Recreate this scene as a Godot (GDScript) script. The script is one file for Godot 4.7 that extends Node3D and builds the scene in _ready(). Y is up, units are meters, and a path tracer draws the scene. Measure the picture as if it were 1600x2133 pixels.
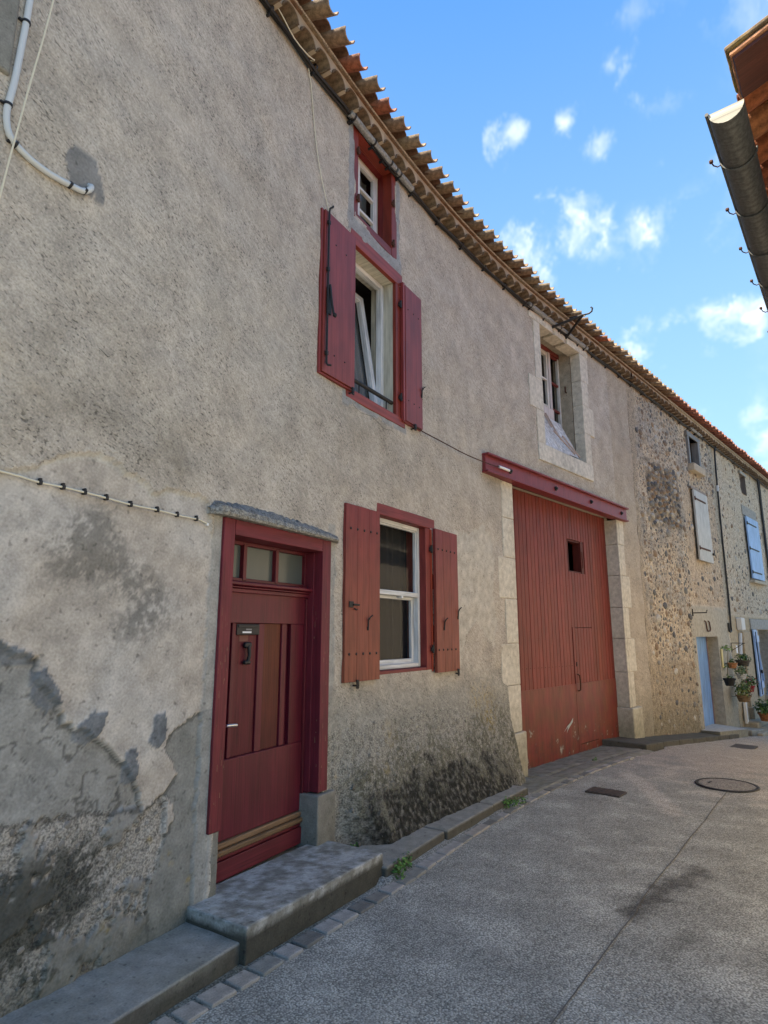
extends Node3D
# A lane between old houses: a roughcast house with a barn door on the left, rubble stone houses beyond, a tiled eave on the right.

const UPV := Vector3(0, 1, 0)
const EYE := Vector3(0, 1.75, 0)
const PU0 := -14.0
const PDU := 0.02
var plan_x := PackedFloat32Array()
var plan_z := PackedFloat32Array()
var M := {}
var T := {}
var rng := RandomNumberGenerator.new()
var nA := FastNoiseLite.new()
var nB := FastNoiseLite.new()
var nC := FastNoiseLite.new()


# ---------------------------------------------------------------- mesh builder
class MB:
	var v := PackedVector3Array()
	var n := PackedVector3Array()
	var uv := PackedVector2Array()
	var c := PackedColorArray()
	var col := Color.WHITE
	var col2 := Color.WHITE
	var g0 := 0.0
	var g1 := 0.0
	var uvo := Vector2.ZERO
	var turn := false
	var xf := Transform3D.IDENTITY

	func put(p: Vector3, nn: Vector3, u: Vector2) -> void:
		var cc := col
		if g1 != g0:
			cc = col.lerp(col2, clampf((p.y - g0) / (g1 - g0), 0.0, 1.0))
		v.append(xf * p)
		n.append((xf.basis * nn).normalized())
		uv.append((Vector2(u.y, u.x) if turn else u) + uvo)
		c.append(cc)

	func t3(a: Vector3, b: Vector3, d: Vector3, na: Vector3, nb: Vector3, nd: Vector3, ua: Vector2, ub: Vector2, ud: Vector2) -> void:
		put(a, na, ua)
		if (b - a).cross(d - a).dot(na + nb + nd) > 0.0:
			put(d, nd, ud)
			put(b, nb, ub)
		else:
			put(b, nb, ub)
			put(d, nd, ud)

	func tri(a: Vector3, b: Vector3, d: Vector3, nn: Vector3) -> void:
		t3(a, b, d, nn, nn, nn, Vector2(a.x, a.y), Vector2(b.x, b.y), Vector2(d.x, d.y))

	func quad(a: Vector3, b: Vector3, d: Vector3, e: Vector3, nn: Vector3) -> void:
		var f := func(p: Vector3) -> Vector2:
			if absf(nn.z) >= absf(nn.x) and absf(nn.z) >= absf(nn.y):
				return Vector2(p.x, p.y)
			return Vector2(p.z, p.y) if absf(nn.x) > absf(nn.y) else Vector2(p.x, p.z)
		t3(a, b, d, nn, nn, nn, f.call(a), f.call(b), f.call(d))
		t3(a, d, e, nn, nn, nn, f.call(a), f.call(d), f.call(e))

	func corner(lo: Vector3, hi: Vector3, b: float, s: Vector3, k: int) -> Vector3:
		var p := Vector3.ZERO
		for i in 3:
			var ins := 0.0 if i == k else b
			p[i] = hi[i] - ins if s[i] > 0.0 else lo[i] + ins
		return p

	func box(lo: Vector3, hi: Vector3, b := 0.004) -> MB:
		b = minf(b, 0.45 * minf(hi.x - lo.x, minf(hi.y - lo.y, hi.z - lo.z)))
		var ax := [Vector3(1, 0, 0), Vector3(0, 1, 0), Vector3(0, 0, 1)]
		for k in 3:
			var i := (k + 1) % 3
			var j := (k + 2) % 3
			for sg in [-1.0, 1.0]:
				var q := []
				for w in [[-1, -1], [1, -1], [1, 1], [-1, 1]]:
					var s := Vector3.ZERO
					s[k] = sg
					s[i] = w[0]
					s[j] = w[1]
					q.append(corner(lo, hi, b, s, k))
				quad(q[0], q[1], q[2], q[3], ax[k] * sg)
			for si in [-1.0, 1.0]:
				for sj in [-1.0, 1.0]:
					var s1 := Vector3.ZERO
					s1[i] = si
					s1[j] = sj
					s1[k] = -1.0
					var s2 := s1
					s2[k] = 1.0
					var ni: Vector3 = ax[i] * si
					var nj: Vector3 = ax[j] * sj
					var A := corner(lo, hi, b, s1, i)
					var B := corner(lo, hi, b, s1, j)
					var C := corner(lo, hi, b, s2, j)
					var D := corner(lo, hi, b, s2, i)
					var ua := Vector2(A.x + A.z, A.y)
					var ud := Vector2(D.x + D.z, D.y)
					t3(A, B, C, ni, nj, nj, ua, ua, ud)
					t3(A, C, D, ni, nj, ni, ua, ud, ud)
		for sx in [-1.0, 1.0]:
			for sy in [-1.0, 1.0]:
				for sz in [-1.0, 1.0]:
					var s := Vector3(sx, sy, sz)
					var A := corner(lo, hi, b, s, 0)
					var B := corner(lo, hi, b, s, 1)
					var C := corner(lo, hi, b, s, 2)
					var uu := Vector2(A.x, A.y)
					t3(A, B, C, ax[0] * sx, ax[1] * sy, ax[2] * sz, uu, uu, uu)
		return self

	func tube(p: Array, r: float, sides := 8) -> MB:
		var last := p.size() - 1
		var up := Vector3(0.31, 0.9, 0.27)
		var rings := []
		var dirs := []
		var along := 0.0
		for i in p.size():
			var d: Vector3 = ((p[mini(i + 1, last)] as Vector3) - (p[maxi(i - 1, 0)] as Vector3)).normalized()
			var x := d.cross(up)
			if x.length() < 0.01:
				x = d.cross(Vector3(1, 0, 0))
			x = x.normalized()
			var y := x.cross(d).normalized()
			up = y
			if i > 0:
				along += ((p[i] as Vector3) - (p[i - 1] as Vector3)).length()
			var ring := []
			for k in sides + 1:
				var a := TAU * k / sides
				var nn := x * cos(a) + y * sin(a)
				ring.append([(p[i] as Vector3) + nn * r, nn, Vector2(r * a, along)])
			rings.append(ring)
			dirs.append(d)
		for i in last:
			for k in sides:
				var a: Array = rings[i][k]
				var b: Array = rings[i][k + 1]
				var e: Array = rings[i + 1][k + 1]
				var f: Array = rings[i + 1][k]
				t3(a[0], b[0], e[0], a[1], b[1], e[1], a[2], b[2], e[2])
				t3(a[0], e[0], f[0], a[1], e[1], f[1], a[2], e[2], f[2])
		for k in range(1, sides - 1):
			tri(rings[0][0][0], rings[0][k][0], rings[0][k + 1][0], -dirs[0])
			tri(rings[last][0][0], rings[last][k][0], rings[last][k + 1][0], dirs[last])
		return self

	func lathe(prof: Array, sides := 12) -> MB:
		for i in prof.size() - 1:
			var p: Vector2 = prof[i]
			var q: Vector2 = prof[i + 1]
			var e := q - p
			if e.length() < 1e-6:
				continue
			var m := Vector2(e.y, -e.x).normalized()
			for k in sides:
				var a := TAU * k / sides
				var b := TAU * (k + 1) / sides
				var ca := Vector3(cos(a), 0, sin(a))
				var cb := Vector3(cos(b), 0, sin(b))
				var A := ca * p.x + Vector3(0, p.y, 0)
				var B := cb * p.x + Vector3(0, p.y, 0)
				var C := cb * q.x + Vector3(0, q.y, 0)
				var D := ca * q.x + Vector3(0, q.y, 0)
				var na := ca * m.x + Vector3(0, m.y, 0)
				var nb := cb * m.x + Vector3(0, m.y, 0)
				var u0 := Vector2(a * 0.1, p.y)
				var u1 := Vector2(b * 0.1, q.y)
				if p.x > 1e-5:
					t3(A, B, C, na, nb, nb, u0, u0, u1)
				if q.x > 1e-5:
					t3(A, C, D, na, nb, na, u0, u1, u1)
		return self

	# half-round clay tile lying along -z, mouth at z = 0: hollow side up when trough, else down
	func half_tile(r0: float, r1: float, th: float, length: float, trough: bool, seg := 7) -> MB:
		var sg := -1.0 if trough else 1.0
		for k in seg:
			var a := PI * k / seg
			var b := PI * (k + 1) / seg
			var ca := Vector3(cos(a), sg * sin(a) * 0.88, 0)
			var cb := Vector3(cos(b), sg * sin(b) * 0.88, 0)
			var z := Vector3(0, 0, -length)
			var o := [ca * r0, cb * r0, cb * r1 + z, ca * r1 + z]
			var i := [ca * (r0 - th), cb * (r0 - th), cb * (r1 - th) + z, ca * (r1 - th) + z]
			var uu := [Vector2(a * r0, 0), Vector2(b * r0, 0), Vector2(b * r0, length), Vector2(a * r0, length)]
			t3(o[0], o[1], o[2], ca, cb, cb, uu[0], uu[1], uu[2])
			t3(o[0], o[2], o[3], ca, cb, ca, uu[0], uu[2], uu[3])
			t3(i[0], i[1], i[2], -ca, -cb, -cb, uu[0], uu[1], uu[2])
			t3(i[0], i[2], i[3], -ca, -cb, -ca, uu[0], uu[2], uu[3])
			quad(o[0], o[1], i[1], i[0], Vector3(0, 0, 1))
			quad(o[3], o[2], i[2], i[3], Vector3(0, 0, -1))
		for s in [-1.0, 1.0]:
			var z := Vector3(0, 0, -length)
			quad(Vector3(s * r0, 0, 0), Vector3(s * (r0 - th), 0, 0), Vector3(s * (r1 - th), 0, 0) + z, Vector3(s * r1, 0, 0) + z, Vector3(0, -sg, 0))
		return self

	func mesh() -> ArrayMesh:
		var a := []
		a.resize(Mesh.ARRAY_MAX)
		a[Mesh.ARRAY_VERTEX] = v
		a[Mesh.ARRAY_NORMAL] = n
		a[Mesh.ARRAY_TEX_UV] = uv
		a[Mesh.ARRAY_COLOR] = c
		var m := ArrayMesh.new()
		m.add_surface_from_arrays(Mesh.PRIMITIVE_TRIANGLES, a)
		return m


# ---------------------------------------------------------------- scene helpers
func V(x: float, y: float, z: float) -> Vector3:
	return Vector3(x, y, z)


func thing(called: String, label: String, category: String, at: Transform3D, group := "") -> Node3D:
	var o := Node3D.new()
	o.name = called
	o.transform = at
	o.set_meta("label", label)
	o.set_meta("category", category)
	if group:
		o.set_meta("group", group)
	add_child(o, true)
	return o


func world_of(n: Node3D) -> Transform3D:
	var t := n.transform
	var p := n.get_parent()
	while p is Node3D and p != self:
		t = (p as Node3D).transform * t
		p = p.get_parent()
	return t


func mesh_part(par: Node3D, called: String, mesh: Mesh, mat: Material, xf: Transform3D) -> MeshInstance3D:
	var o := MeshInstance3D.new()
	o.name = called
	o.mesh = mesh
	o.material_override = mat
	o.transform = xf if par == self else world_of(par).affine_inverse() * xf
	par.add_child(o, true)
	return o


# a part whose geometry is given in the frame xf (world)
func part(par: Node3D, called: String, mb: MB, mat: Material, xf := Transform3D.IDENTITY) -> MeshInstance3D:
	return mesh_part(par, called, mb.mesh(), mat, xf)


func bx(lo: Vector3, hi: Vector3, b := 0.004, col := Color.WHITE) -> MB:
	var m := MB.new()
	m.col = col
	m.uvo = Vector2(rng.randf() * 3.0, rng.randf() * 3.0)
	return m.box(lo, hi, b)


func tag(o: Node3D, label: String, category: String, group := "") -> Node3D:
	o.set_meta("label", label)
	o.set_meta("category", category)
	if group:
		o.set_meta("group", group)
	return o


func structure(o: Node3D) -> Node3D:
	o.set_meta("kind", "structure")
	return o


# ---------------------------------------------------------------- the line of the house fronts
func heading(u: float) -> float:
	return deg_to_rad(29.8 + 13.1 * clampf((u - 0.48) / 5.1, 0.0, 1.0))


func make_plan() -> void:
	var n := int(64.0 / PDU)
	plan_x.resize(n)
	plan_z.resize(n)
	var i0 := int(round(-PU0 / PDU))
	for i in range(1, n):
		var h := heading(PU0 + (i - 0.5) * PDU)
		plan_x[i] = plan_x[i - 1] + sin(h) * PDU
		plan_z[i] = plan_z[i - 1] - cos(h) * PDU
	var dx := -0.7657 - plan_x[i0]
	var dz := -4.5542 - plan_z[i0]
	for i in n:
		plan_x[i] += dx
		plan_z[i] += dz


# along the fronts, height, distance out into the lane
func P(u: float, y: float, off := 0.0) -> Vector3:
	var f := (u - PU0) / PDU
	var i := clampi(int(f), 0, plan_x.size() - 2)
	f -= i
	var h := heading(u)
	return Vector3(lerpf(plan_x[i], plan_x[i + 1], f) + off * cos(h), y, lerpf(plan_z[i], plan_z[i + 1], f) + off * sin(h))


func N(u: float) -> Vector3:
	var h := heading(u)
	return Vector3(cos(h), 0, sin(h))


func F(u: float, y: float, off := 0.0) -> Transform3D:
	var h := heading(u)
	return Transform3D(Basis(Vector3(sin(h), 0, -cos(h)), UPV, Vector3(cos(h), 0, sin(h))), P(u, y, off))


# straight frame from ua towards ub
func FC(ua: float, ub: float, y: float, off := 0.0) -> Transform3D:
	var d := P(ub, 0, off) - P(ua, 0, off)
	d = d.normalized()
	return Transform3D(Basis(d, UPV, d.cross(UPV)), P(ua, y, off))


func road_y(u: float) -> float:
	if u < 5.0:
		return 0.0
	if u < 9.0:
		return -0.09 * (u - 5.0) * (u - 5.0) / 8.0
	if u < 20.0:
		return -0.18 - 0.09 * (u - 9.0)
	return -1.17 - 0.02 * (u - 20.0)


# ---------------------------------------------------------------- textures
func nz(w: int, h: int, freq: float, sd: int, type := FastNoiseLite.TYPE_PERLIN, oct := 4, sw := 0, sh := 0, ret := -1) -> PackedByteArray:
	var n := FastNoiseLite.new()
	n.noise_type = type
	n.frequency = freq
	n.seed = sd
	n.fractal_octaves = oct
	if oct < 2:
		n.fractal_type = FastNoiseLite.FRACTAL_NONE
	if ret >= 0:
		n.cellular_return_type = ret
		n.cellular_jitter = 0.9
	var im := n.get_seamless_image(sw if sw else w, sh if sh else h)
	if sw:
		im.resize(w, h, Image.INTERPOLATE_CUBIC)
	im.convert(Image.FORMAT_L8)
	return im.get_data()


func tex(w: int, h: int, b: PackedByteArray) -> ImageTexture:
	return ImageTexture.create_from_image(Image.create_from_data(w, h, false, Image.FORMAT_L8, b))


func make_textures() -> void:
	# roughcast: drawn-down grit in two directions, stronger and weaker by patches
	var w := 1536
	var n := w * w
	var a := nz(w, w, 0.05, 3, FastNoiseLite.TYPE_PERLIN, 3, 1000, 1536)
	var b := nz(w, w, 0.15, 5, FastNoiseLite.TYPE_PERLIN, 3)
	var c := nz(w, w, 0.13, 9, FastNoiseLite.TYPE_PERLIN, 2, 880, 1536)
	var d := nz(w, w, 0.006, 11)
	var al := PackedByteArray()
	var he := PackedByteArray()
	al.resize(n)
	he.resize(n)
	for y in w:
		var row := y * w
		var row2 := row
		for x in w:
			var i := row + x
			var j := row + (x + y) % w
			var dd := d[i]
			var pc := c[j] if dd > 132 else c[i]
			var pit := clampi(74 + (dd * 5 & 31) / 3 + (d[j] - 100) / 4 - pc, 0, 48)
			var bb := b[i]
			he[i] = clampi((3 * a[j] + 4 * bb + 2 * pc) / 9 - pit, 0, 255)
			al[i] = clampi(230 + (bb - 128) / 4 + (a[j] - 128) / 5 + (dd - 128) / 8 - pit * 7 / 5 + clampi(bb - 205, 0, 40), 60, 255)
	T.rough_a = tex(w, w, al)
	T.rough_h = tex(w, w, he)
	# old smooth render
	w = 512
	n = w * w
	a = nz(w, w, 0.02, 21, FastNoiseLite.TYPE_PERLIN, 5)
	b = nz(w, w, 0.15, 22, FastNoiseLite.TYPE_PERLIN, 2)
	c = nz(w, w, 0.05, 23, FastNoiseLite.TYPE_PERLIN, 2)
	al = PackedByteArray()
	he = PackedByteArray()
	al.resize(n)
	he.resize(n)
	for i in n:
		var pit := clampi(60 - c[i], 0, 60)
		he[i] = clampi((2 * a[i] + 2 * b[i] + c[i]) / 5 - pit, 0, 255)
		al[i] = clampi(232 + (a[i] - 128) / 5 + (b[i] - 128) / 6 - pit, 60, 255)
	T.render_a = tex(w, w, al)
	T.render_h = tex(w, w, he)
	# crumbling, mossy base
	a = nz(w, w, 0.03, 31, FastNoiseLite.TYPE_PERLIN, 5)
	b = nz(w, w, 0.09, 32, FastNoiseLite.TYPE_CELLULAR, 1, 0, 0, FastNoiseLite.RETURN_DISTANCE)
	c = nz(w, w, 0.12, 33, FastNoiseLite.TYPE_PERLIN, 3)
	al = PackedByteArray()
	he = PackedByteArray()
	al.resize(n)
	he.resize(n)
	for i in n:
		he[i] = clampi((3 * a[i] + (255 - b[i]) + 2 * c[i]) / 6, 0, 255)
		al[i] = clampi(222 + (a[i] - 128) * 4 / 10 + (c[i] - 128) * 6 / 10 - clampi(b[i] - 150, 0, 80) / 4, 40, 255)
	T.crumb_a = tex(w, w, al)
	T.crumb_h = tex(w, w, he)
	# washed-aggregate road
	w = 1024
	n = w * w
	a = nz(w, w, 0.085, 41, FastNoiseLite.TYPE_CELLULAR, 1, 0, 0, FastNoiseLite.RETURN_DISTANCE)
	b = nz(w, w, 0.085, 41, FastNoiseLite.TYPE_CELLULAR, 1, 0, 0, FastNoiseLite.RETURN_CELL_VALUE)
	c = nz(w, w, 0.012, 43)
	al = PackedByteArray()
	he = PackedByteArray()
	al.resize(n)
	he.resize(n)
	for i in n:
		var k := clampi((a[i] - 95) * 3, 0, 255)
		he[i] = clampi(255 - a[i], 0, 255)
		var st := 222 + (b[i] - 128) * 3 / 9
		al[i] = clampi(st - (st - 150) * k / 255 + (c[i] - 128) / 7, 30, 255)
	T.road_a = tex(w, w, al)
	T.road_h = tex(w, w, he)
	# wood grain, along v
	w = 512
	n = w * w
	a = nz(w, w, 0.05, 51, FastNoiseLite.TYPE_PERLIN, 4, 512, 40)
	b = nz(w, w, 0.14, 52, FastNoiseLite.TYPE_PERLIN, 2, 512, 24)
	c = nz(w, w, 0.012, 53)
	al = PackedByteArray()
	he = PackedByteArray()
	al.resize(n)
	he.resize(n)
	for i in n:
		var crack := clampi(70 - b[i], 0, 40)
		he[i] = clampi((a[i] + b[i]) / 2 - crack, 0, 255)
		al[i] = clampi(236 + (a[i] - 128) / 5 + (c[i] - 128) / 5 - crack, 60, 255)
	T.wood_a = tex(w, w, al)
	T.wood_h = tex(w, w, he)
	# clay, stone, cement
	w = 256
	n = w * w
	a = nz(w, w, 0.03, 61, FastNoiseLite.TYPE_PERLIN, 5)
	b = nz(w, w, 0.12, 62, FastNoiseLite.TYPE_PERLIN, 3)
	al = PackedByteArray()
	he = PackedByteArray()
	al.resize(n)
	he.resize(n)
	for i in n:
		he[i] = clampi((a[i] + b[i]) / 2, 0, 255)
		al[i] = clampi(222 + (a[i] - 128) * 4 / 10 + (b[i] - 128) / 5, 60, 255)
	T.clay_a = tex(w, w, al)
	T.clay_h = tex(w, w, he)


func mat(col: Color, rough := 0.85, at = null, ht = null, sc := Vector2.ONE, relief := 0.3, vcol := false, metal := 0.0) -> StandardMaterial3D:
	var m := StandardMaterial3D.new()
	m.albedo_color = Color.WHITE if vcol else col.linear_to_srgb()
	m.roughness = rough
	m.metallic = metal
	m.metallic_specular = 0.4
	m.vertex_color_use_as_albedo = vcol
	if at != null:
		m.albedo_texture = at
	if ht != null:
		m.heightmap_enabled = true
		m.heightmap_texture = ht
		m.heightmap_scale = relief
	m.uv1_scale = Vector3(sc.x, sc.y, 1)
	return m


func make_materials() -> void:
	var W := Color.WHITE
	M.rough = mat(W, 0.95, T.rough_a, T.rough_h, V2(0.34, 0.34), 0.6, true)
	M.render = mat(W, 0.92, T.render_a, T.render_h, V2(0.9, 0.9), 0.25, true)
	M.crumb = mat(W, 0.95, T.crumb_a, T.crumb_h, V2(1.3, 1.3), 0.7, true)
	M.mortar = mat(W, 0.95, T.crumb_a, T.crumb_h, V2(0.8, 0.8), 1.6, true)
	M.road = mat(W, 0.85, T.road_a, T.road_h, V2(1.0, 1.0), 0.3, true)
	M.wood = mat(W, 0.55, T.wood_a, T.wood_h, V2(2.4, 0.6), 0.12, true)
	M.wood_flat = mat(W, 0.45, T.wood_a, T.wood_h, V2(1.2, 0.4), 0.05, true)
	M.white_paint = mat(W, 0.5, T.wood_a, T.wood_h, V2(2.4, 0.6), 0.08, true)
	M.clay = mat(W, 0.9, T.clay_a, T.clay_h, V2(3, 3), 0.25, true)
	M.stone = mat(W, 0.9, T.render_a, T.render_h, V2(1.3, 1.3), 0.05, true)
	M.cement = mat(W, 0.92, T.render_a, T.render_h, V2(1.1, 1.1), 0.14, true)
	M.iron = mat(Color(0.025, 0.024, 0.024), 0.6, T.clay_a, null, V2(8, 8))
	M.rust = mat(Color(0.09, 0.035, 0.02), 0.8, T.clay_a, null, V2(8, 8))
	M.cover = mat(Color(0.075, 0.062, 0.055), 0.6, T.clay_a, null, V2(8, 8))
	M.black = mat(Color(0.018, 0.018, 0.02), 0.5)
	M.dark = mat(Color(0.03, 0.028, 0.026), 0.9)
	M.zinc = mat(Color(0.30, 0.315, 0.325), 0.5, T.clay_a, null, V2(4, 4))
	M.gutter = mat(Color(0.12, 0.125, 0.125), 0.55, T.clay_a, null, V2(5, 5), 0.0, false, 0.3)
	M.pvc = mat(Color(0.50, 0.53, 0.55), 0.45)
	M.cream = mat(Color(0.60, 0.56, 0.44), 0.5)
	M.white = mat(Color(0.75, 0.76, 0.77), 0.45)
	M.steel = mat(Color(0.6, 0.6, 0.6), 0.3, null, null, V2(1, 1), 0, false, 0.9)
	M.tarp = mat(Color(0.74, 0.72, 0.71), 0.7, T.clay_a, T.clay_h, V2(2, 2), 0.2)
	M.curtain = mat(Color(0.017, 0.018, 0.019), 0.9)
	M.curtain_grey = mat(Color(0.13, 0.135, 0.14), 0.9)
	M.leaf = mat(W, 0.6, null, null, V2(1, 1), 0, true)
	M.leaf.backlight_enabled = true
	M.leaf.backlight = Color(0.3, 0.3, 0.3)
	M.frosted = mat(Color(0.085, 0.097, 0.092), 0.2)
	M.glass = StandardMaterial3D.new()
	M.glass.transparency = BaseMaterial3D.TRANSPARENCY_ALPHA
	M.glass.albedo_color = Color(0.2, 0.22, 0.22, 0.02)
	M.glass.metallic_specular = 0.27
	M.glass.roughness = 0.03
	M.plain = mat(W, 0.8, null, null, V2(1, 1), 0, true)


func V2(a: float, b: float) -> Vector2:
	return Vector2(a, b)


# ---------------------------------------------------------------- sky, sun, camera
func sky_dir(px: float, py: float) -> Vector3:
	var d := Vector3((px - 800.0) / 1260.0, (1066.5 - py) / 1260.0, -1.0)
	return d.rotated(Vector3(1, 0, 0), deg_to_rad(PITCH)).normalized()


const PITCH := 11.29
const SKY := 0.375
const EXPOSURE := 4.5


func make_sky() -> ImageTexture:
	var w := 2048
	var h := 1024
	var data := PackedFloat32Array()
	data.resize(w * h * 3)
	var f := FastNoiseLite.new()
	f.seed = 77
	f.frequency = 7.0
	f.fractal_octaves = 6
	f.fractal_gain = 0.58
	f.domain_warp_enabled = true
	f.domain_warp_amplitude = 0.06
	f.domain_warp_frequency = 4.0
	var g := FastNoiseLite.new()
	g.seed = 12
	g.frequency = 1.3
	g.fractal_octaves = 3
	# direction, half sizes, tilt, strength
	var puffs := []
	for p in [[1080, 272, 30, 28, 0.8, 0.0], [1168, 258, 28, 26, 0.95, 0.12], [1275, 128, 46, 36, 0.8, 0.1], [1248, 305, 42, 30, 0.8, 0.2], [1372, 338, 70, 22, 0.5], [1195, 505, 75, 45, 0.9, 0.15], [1300, 490, 150, 40, 0.45], [1470, 520, 150, 60, 0.35], [1500, 632, 105, 36, 1.1, 0.4], [1400, 205, 80, 40, 0.28], [1210, 425, 50, 40, 0.5], [1545, 870, 90, 30, 0.6], [1480, 860, 80, 40, 0.4], [1280, 640, 60, 30, 0.25], [1590, 920, 70, 40, 0.7], [1310, 30, 60, 40, 0.25]]:
		var c := sky_dir(p[0], p[1])
		var a := sky_dir(p[0] + p[2], p[1] - p[2] * 0.35) - c
		var b := sky_dir(p[0] + p[3] * 0.35, p[1] + p[3]) - c
		puffs.append([c, a / a.length_squared(), b / b.length_squared(), p[4], p[5] if p.size() > 5 else 0.02])
	var lo := Vector3(0.46, 0.72, 0.86)
	var hi := Vector3(0.078, 0.24, 0.60)
	for j in h:
		var el := PI * (0.5 - (j + 0.5) / h)
		var t := clampf(sin(maxf(el, 0.0)), 0.0, 1.0)
		var base := lo.lerp(hi, pow(minf(t / 0.82, 1.0), 0.8)) * SKY
		if el < -0.02:
			base = Vector3(0.25, 0.24, 0.22)
		for i in w:
			var k := (j * w + i) * 3
			var cc := base
			if el > -0.02:
				var az := TAU * (i + 0.5) / w
				var d := Vector3(sin(az) * cos(el), sin(el), -cos(az) * cos(el))
				var dens := 0.0
				var fn := -2.0
				for p in puffs:
					var e: Vector3 = d - p[0]
					if e.length_squared() < 0.06:
						var x: float = e.dot(p[1])
						var y: float = e.dot(p[2])
						var q := x * x + y * y
						if q < 7.0:
							if fn < -1.5:
								fn = f.get_noise_3dv(d * 1.0)
							dens += minf(p[3], 1.1) * 0.6 * sm(-0.05, 1.25, exp(-q * 0.9) * 1.1 + fn * 2.1 - 0.5 + p[4])
				var big := g.get_noise_3dv(d) + 0.04
				if big > 0.18:
					if fn < -1.5:
						fn = f.get_noise_3dv(d)
					dens += clampf((big - 0.18) * 1.6, 0.0, 1.0) * clampf(0.2 + fn * 1.5, 0.0, 1.0) * 0.7
				cc = base.lerp(Vector3(1.05, 1.05, 1.05) * SKY, clampf(dens, 0.0, 1.0))
			data[k] = cc.x
			data[k + 1] = cc.y
			data[k + 2] = cc.z
	return ImageTexture.create_from_image(Image.create_from_data(w, h, false, Image.FORMAT_RGBF, data.to_byte_array()))


func make_world() -> void:
	var cam := Camera3D.new()
	cam.name = "camera"
	cam.fov = 2.0 * rad_to_deg(atan(1066.5 / 1260.0))
	cam.near = 0.05
	cam.far = 900.0
	cam.position = EYE
	cam.rotation = Vector3(deg_to_rad(PITCH), 0, 0)
	cam.current = true
	add_child(cam)
	var e := Environment.new()
	e.background_mode = Environment.BG_SKY
	var s := Sky.new()
	var ps := PanoramaSkyMaterial.new()
	ps.panorama = make_sky()
	s.sky_material = ps
	e.sky = s
	e.tonemap_mode = Environment.TONE_MAPPER_LINEAR
	e.tonemap_exposure = EXPOSURE
	e.sdfgi_enabled = true
	e.ssao_enabled = true
	e.ssil_enabled = true
	var we := WorldEnvironment.new()
	we.name = "environment"
	we.environment = e
	add_child(we)
	var sun := DirectionalLight3D.new()
	sun.name = "sun"
	sun.light_energy = 1.6
	sun.light_color = Color(1.0, 0.94, 0.84)
	sun.light_angular_distance = 0.5
	sun.shadow_enabled = true
	add_child(sun)
	sun.look_at_from_position(Vector3(-0.515, 0.86, -0.007) * 50.0, Vector3.ZERO)


# ---------------------------------------------------------------- wall surfaces
var wo := 0.0
var wc := Color.WHITE
var wr := 0


func sm(a: float, b: float, x: float) -> float:
	return smoothstep(a, b, x)


func grid_line(a: float, b: float, steps: Array, cuts: Array) -> PackedFloat32Array:
	var g := []
	var x := a
	while x < b:
		g.append(x)
		var st := 0.05
		for s in steps:
			if x >= s[0] and x < s[1]:
				st = s[2]
		x += st
	g.append(b)
	var out := []
	for y in g:
		var near := false
		for c in cuts:
			if absf(y - c) < 0.012:
				near = true
		if not near:
			out.append(y)
	for c in cuts:
		if c >= a and c <= b and not out.has(c):
			out.append(c)
	out.sort()
	return PackedFloat32Array(out)


func wall_mesh(us: PackedFloat32Array, ys: PackedFloat32Array, holes: Array, fn: Callable, count: int, tilt: float) -> ArrayMesh:
	var nu := us.size()
	var ny := ys.size()
	var pos := PackedVector3Array()
	var nor := PackedVector3Array()
	var col := PackedColorArray()
	var uv := PackedVector2Array()
	var reg := PackedByteArray()
	pos.resize(nu * ny)
	nor.resize(nu * ny)
	col.resize(nu * ny)
	uv.resize(nu * ny)
	reg.resize(nu * ny)
	var ct := cos(tilt)
	var st := sin(tilt)
	for i in nu:
		var u := us[i]
		var base := P(u, 0, 0)
		var out := N(u)
		for j in ny:
			var y := ys[j]
			fn.call(u, y)
			var k := i * ny + j
			pos[k] = base + out * wo + Vector3(0, y, 0)
			col[k] = wc
			reg[k] = wr
			uv[k] = Vector2(u * ct + y * st, y * ct - u * st)
	for i in nu:
		for j in ny:
			var du := pos[mini(i + 1, nu - 1) * ny + j] - pos[maxi(i - 1, 0) * ny + j]
			var dy := pos[i * ny + mini(j + 1, ny - 1)] - pos[i * ny + maxi(j - 1, 0)]
			nor[i * ny + j] = du.cross(dy).normalized()
	var mesh := ArrayMesh.new()
	for sfc in count:
		var remap := PackedInt32Array()
		remap.resize(nu * ny)
		remap.fill(-1)
		var p2 := PackedVector3Array()
		var n2 := PackedVector3Array()
		var c2 := PackedColorArray()
		var u2 := PackedVector2Array()
		var idx := PackedInt32Array()
		for i in nu - 1:
			var um := (us[i] + us[i + 1]) * 0.5
			for j in ny - 1:
				if reg[i * ny + j] != sfc:
					continue
				var ym := (ys[j] + ys[j + 1]) * 0.5
				var skip := false
				for hh in holes:
					if um > hh[0] and um < hh[1] and ym > hh[2] and ym < hh[3]:
						skip = true
						break
				if skip:
					continue
				var q := [i * ny + j, i * ny + j + 1, (i + 1) * ny + j + 1, (i + 1) * ny + j]
				for m in [0, 1, 2, 0, 2, 3]:
					var s: int = q[m]
					if remap[s] < 0:
						remap[s] = p2.size()
						p2.append(pos[s])
						n2.append(nor[s])
						c2.append(col[s])
						u2.append(uv[s])
					idx.append(remap[s])
		if idx.is_empty():
			continue
		var a := []
		a.resize(Mesh.ARRAY_MAX)
		a[Mesh.ARRAY_VERTEX] = p2
		a[Mesh.ARRAY_NORMAL] = n2
		a[Mesh.ARRAY_COLOR] = c2
		a[Mesh.ARRAY_TEX_UV] = u2
		a[Mesh.ARRAY_INDEX] = idx
		mesh.add_surface_from_arrays(Mesh.PRIMITIVE_TRIANGLES, a)
	return mesh


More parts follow.
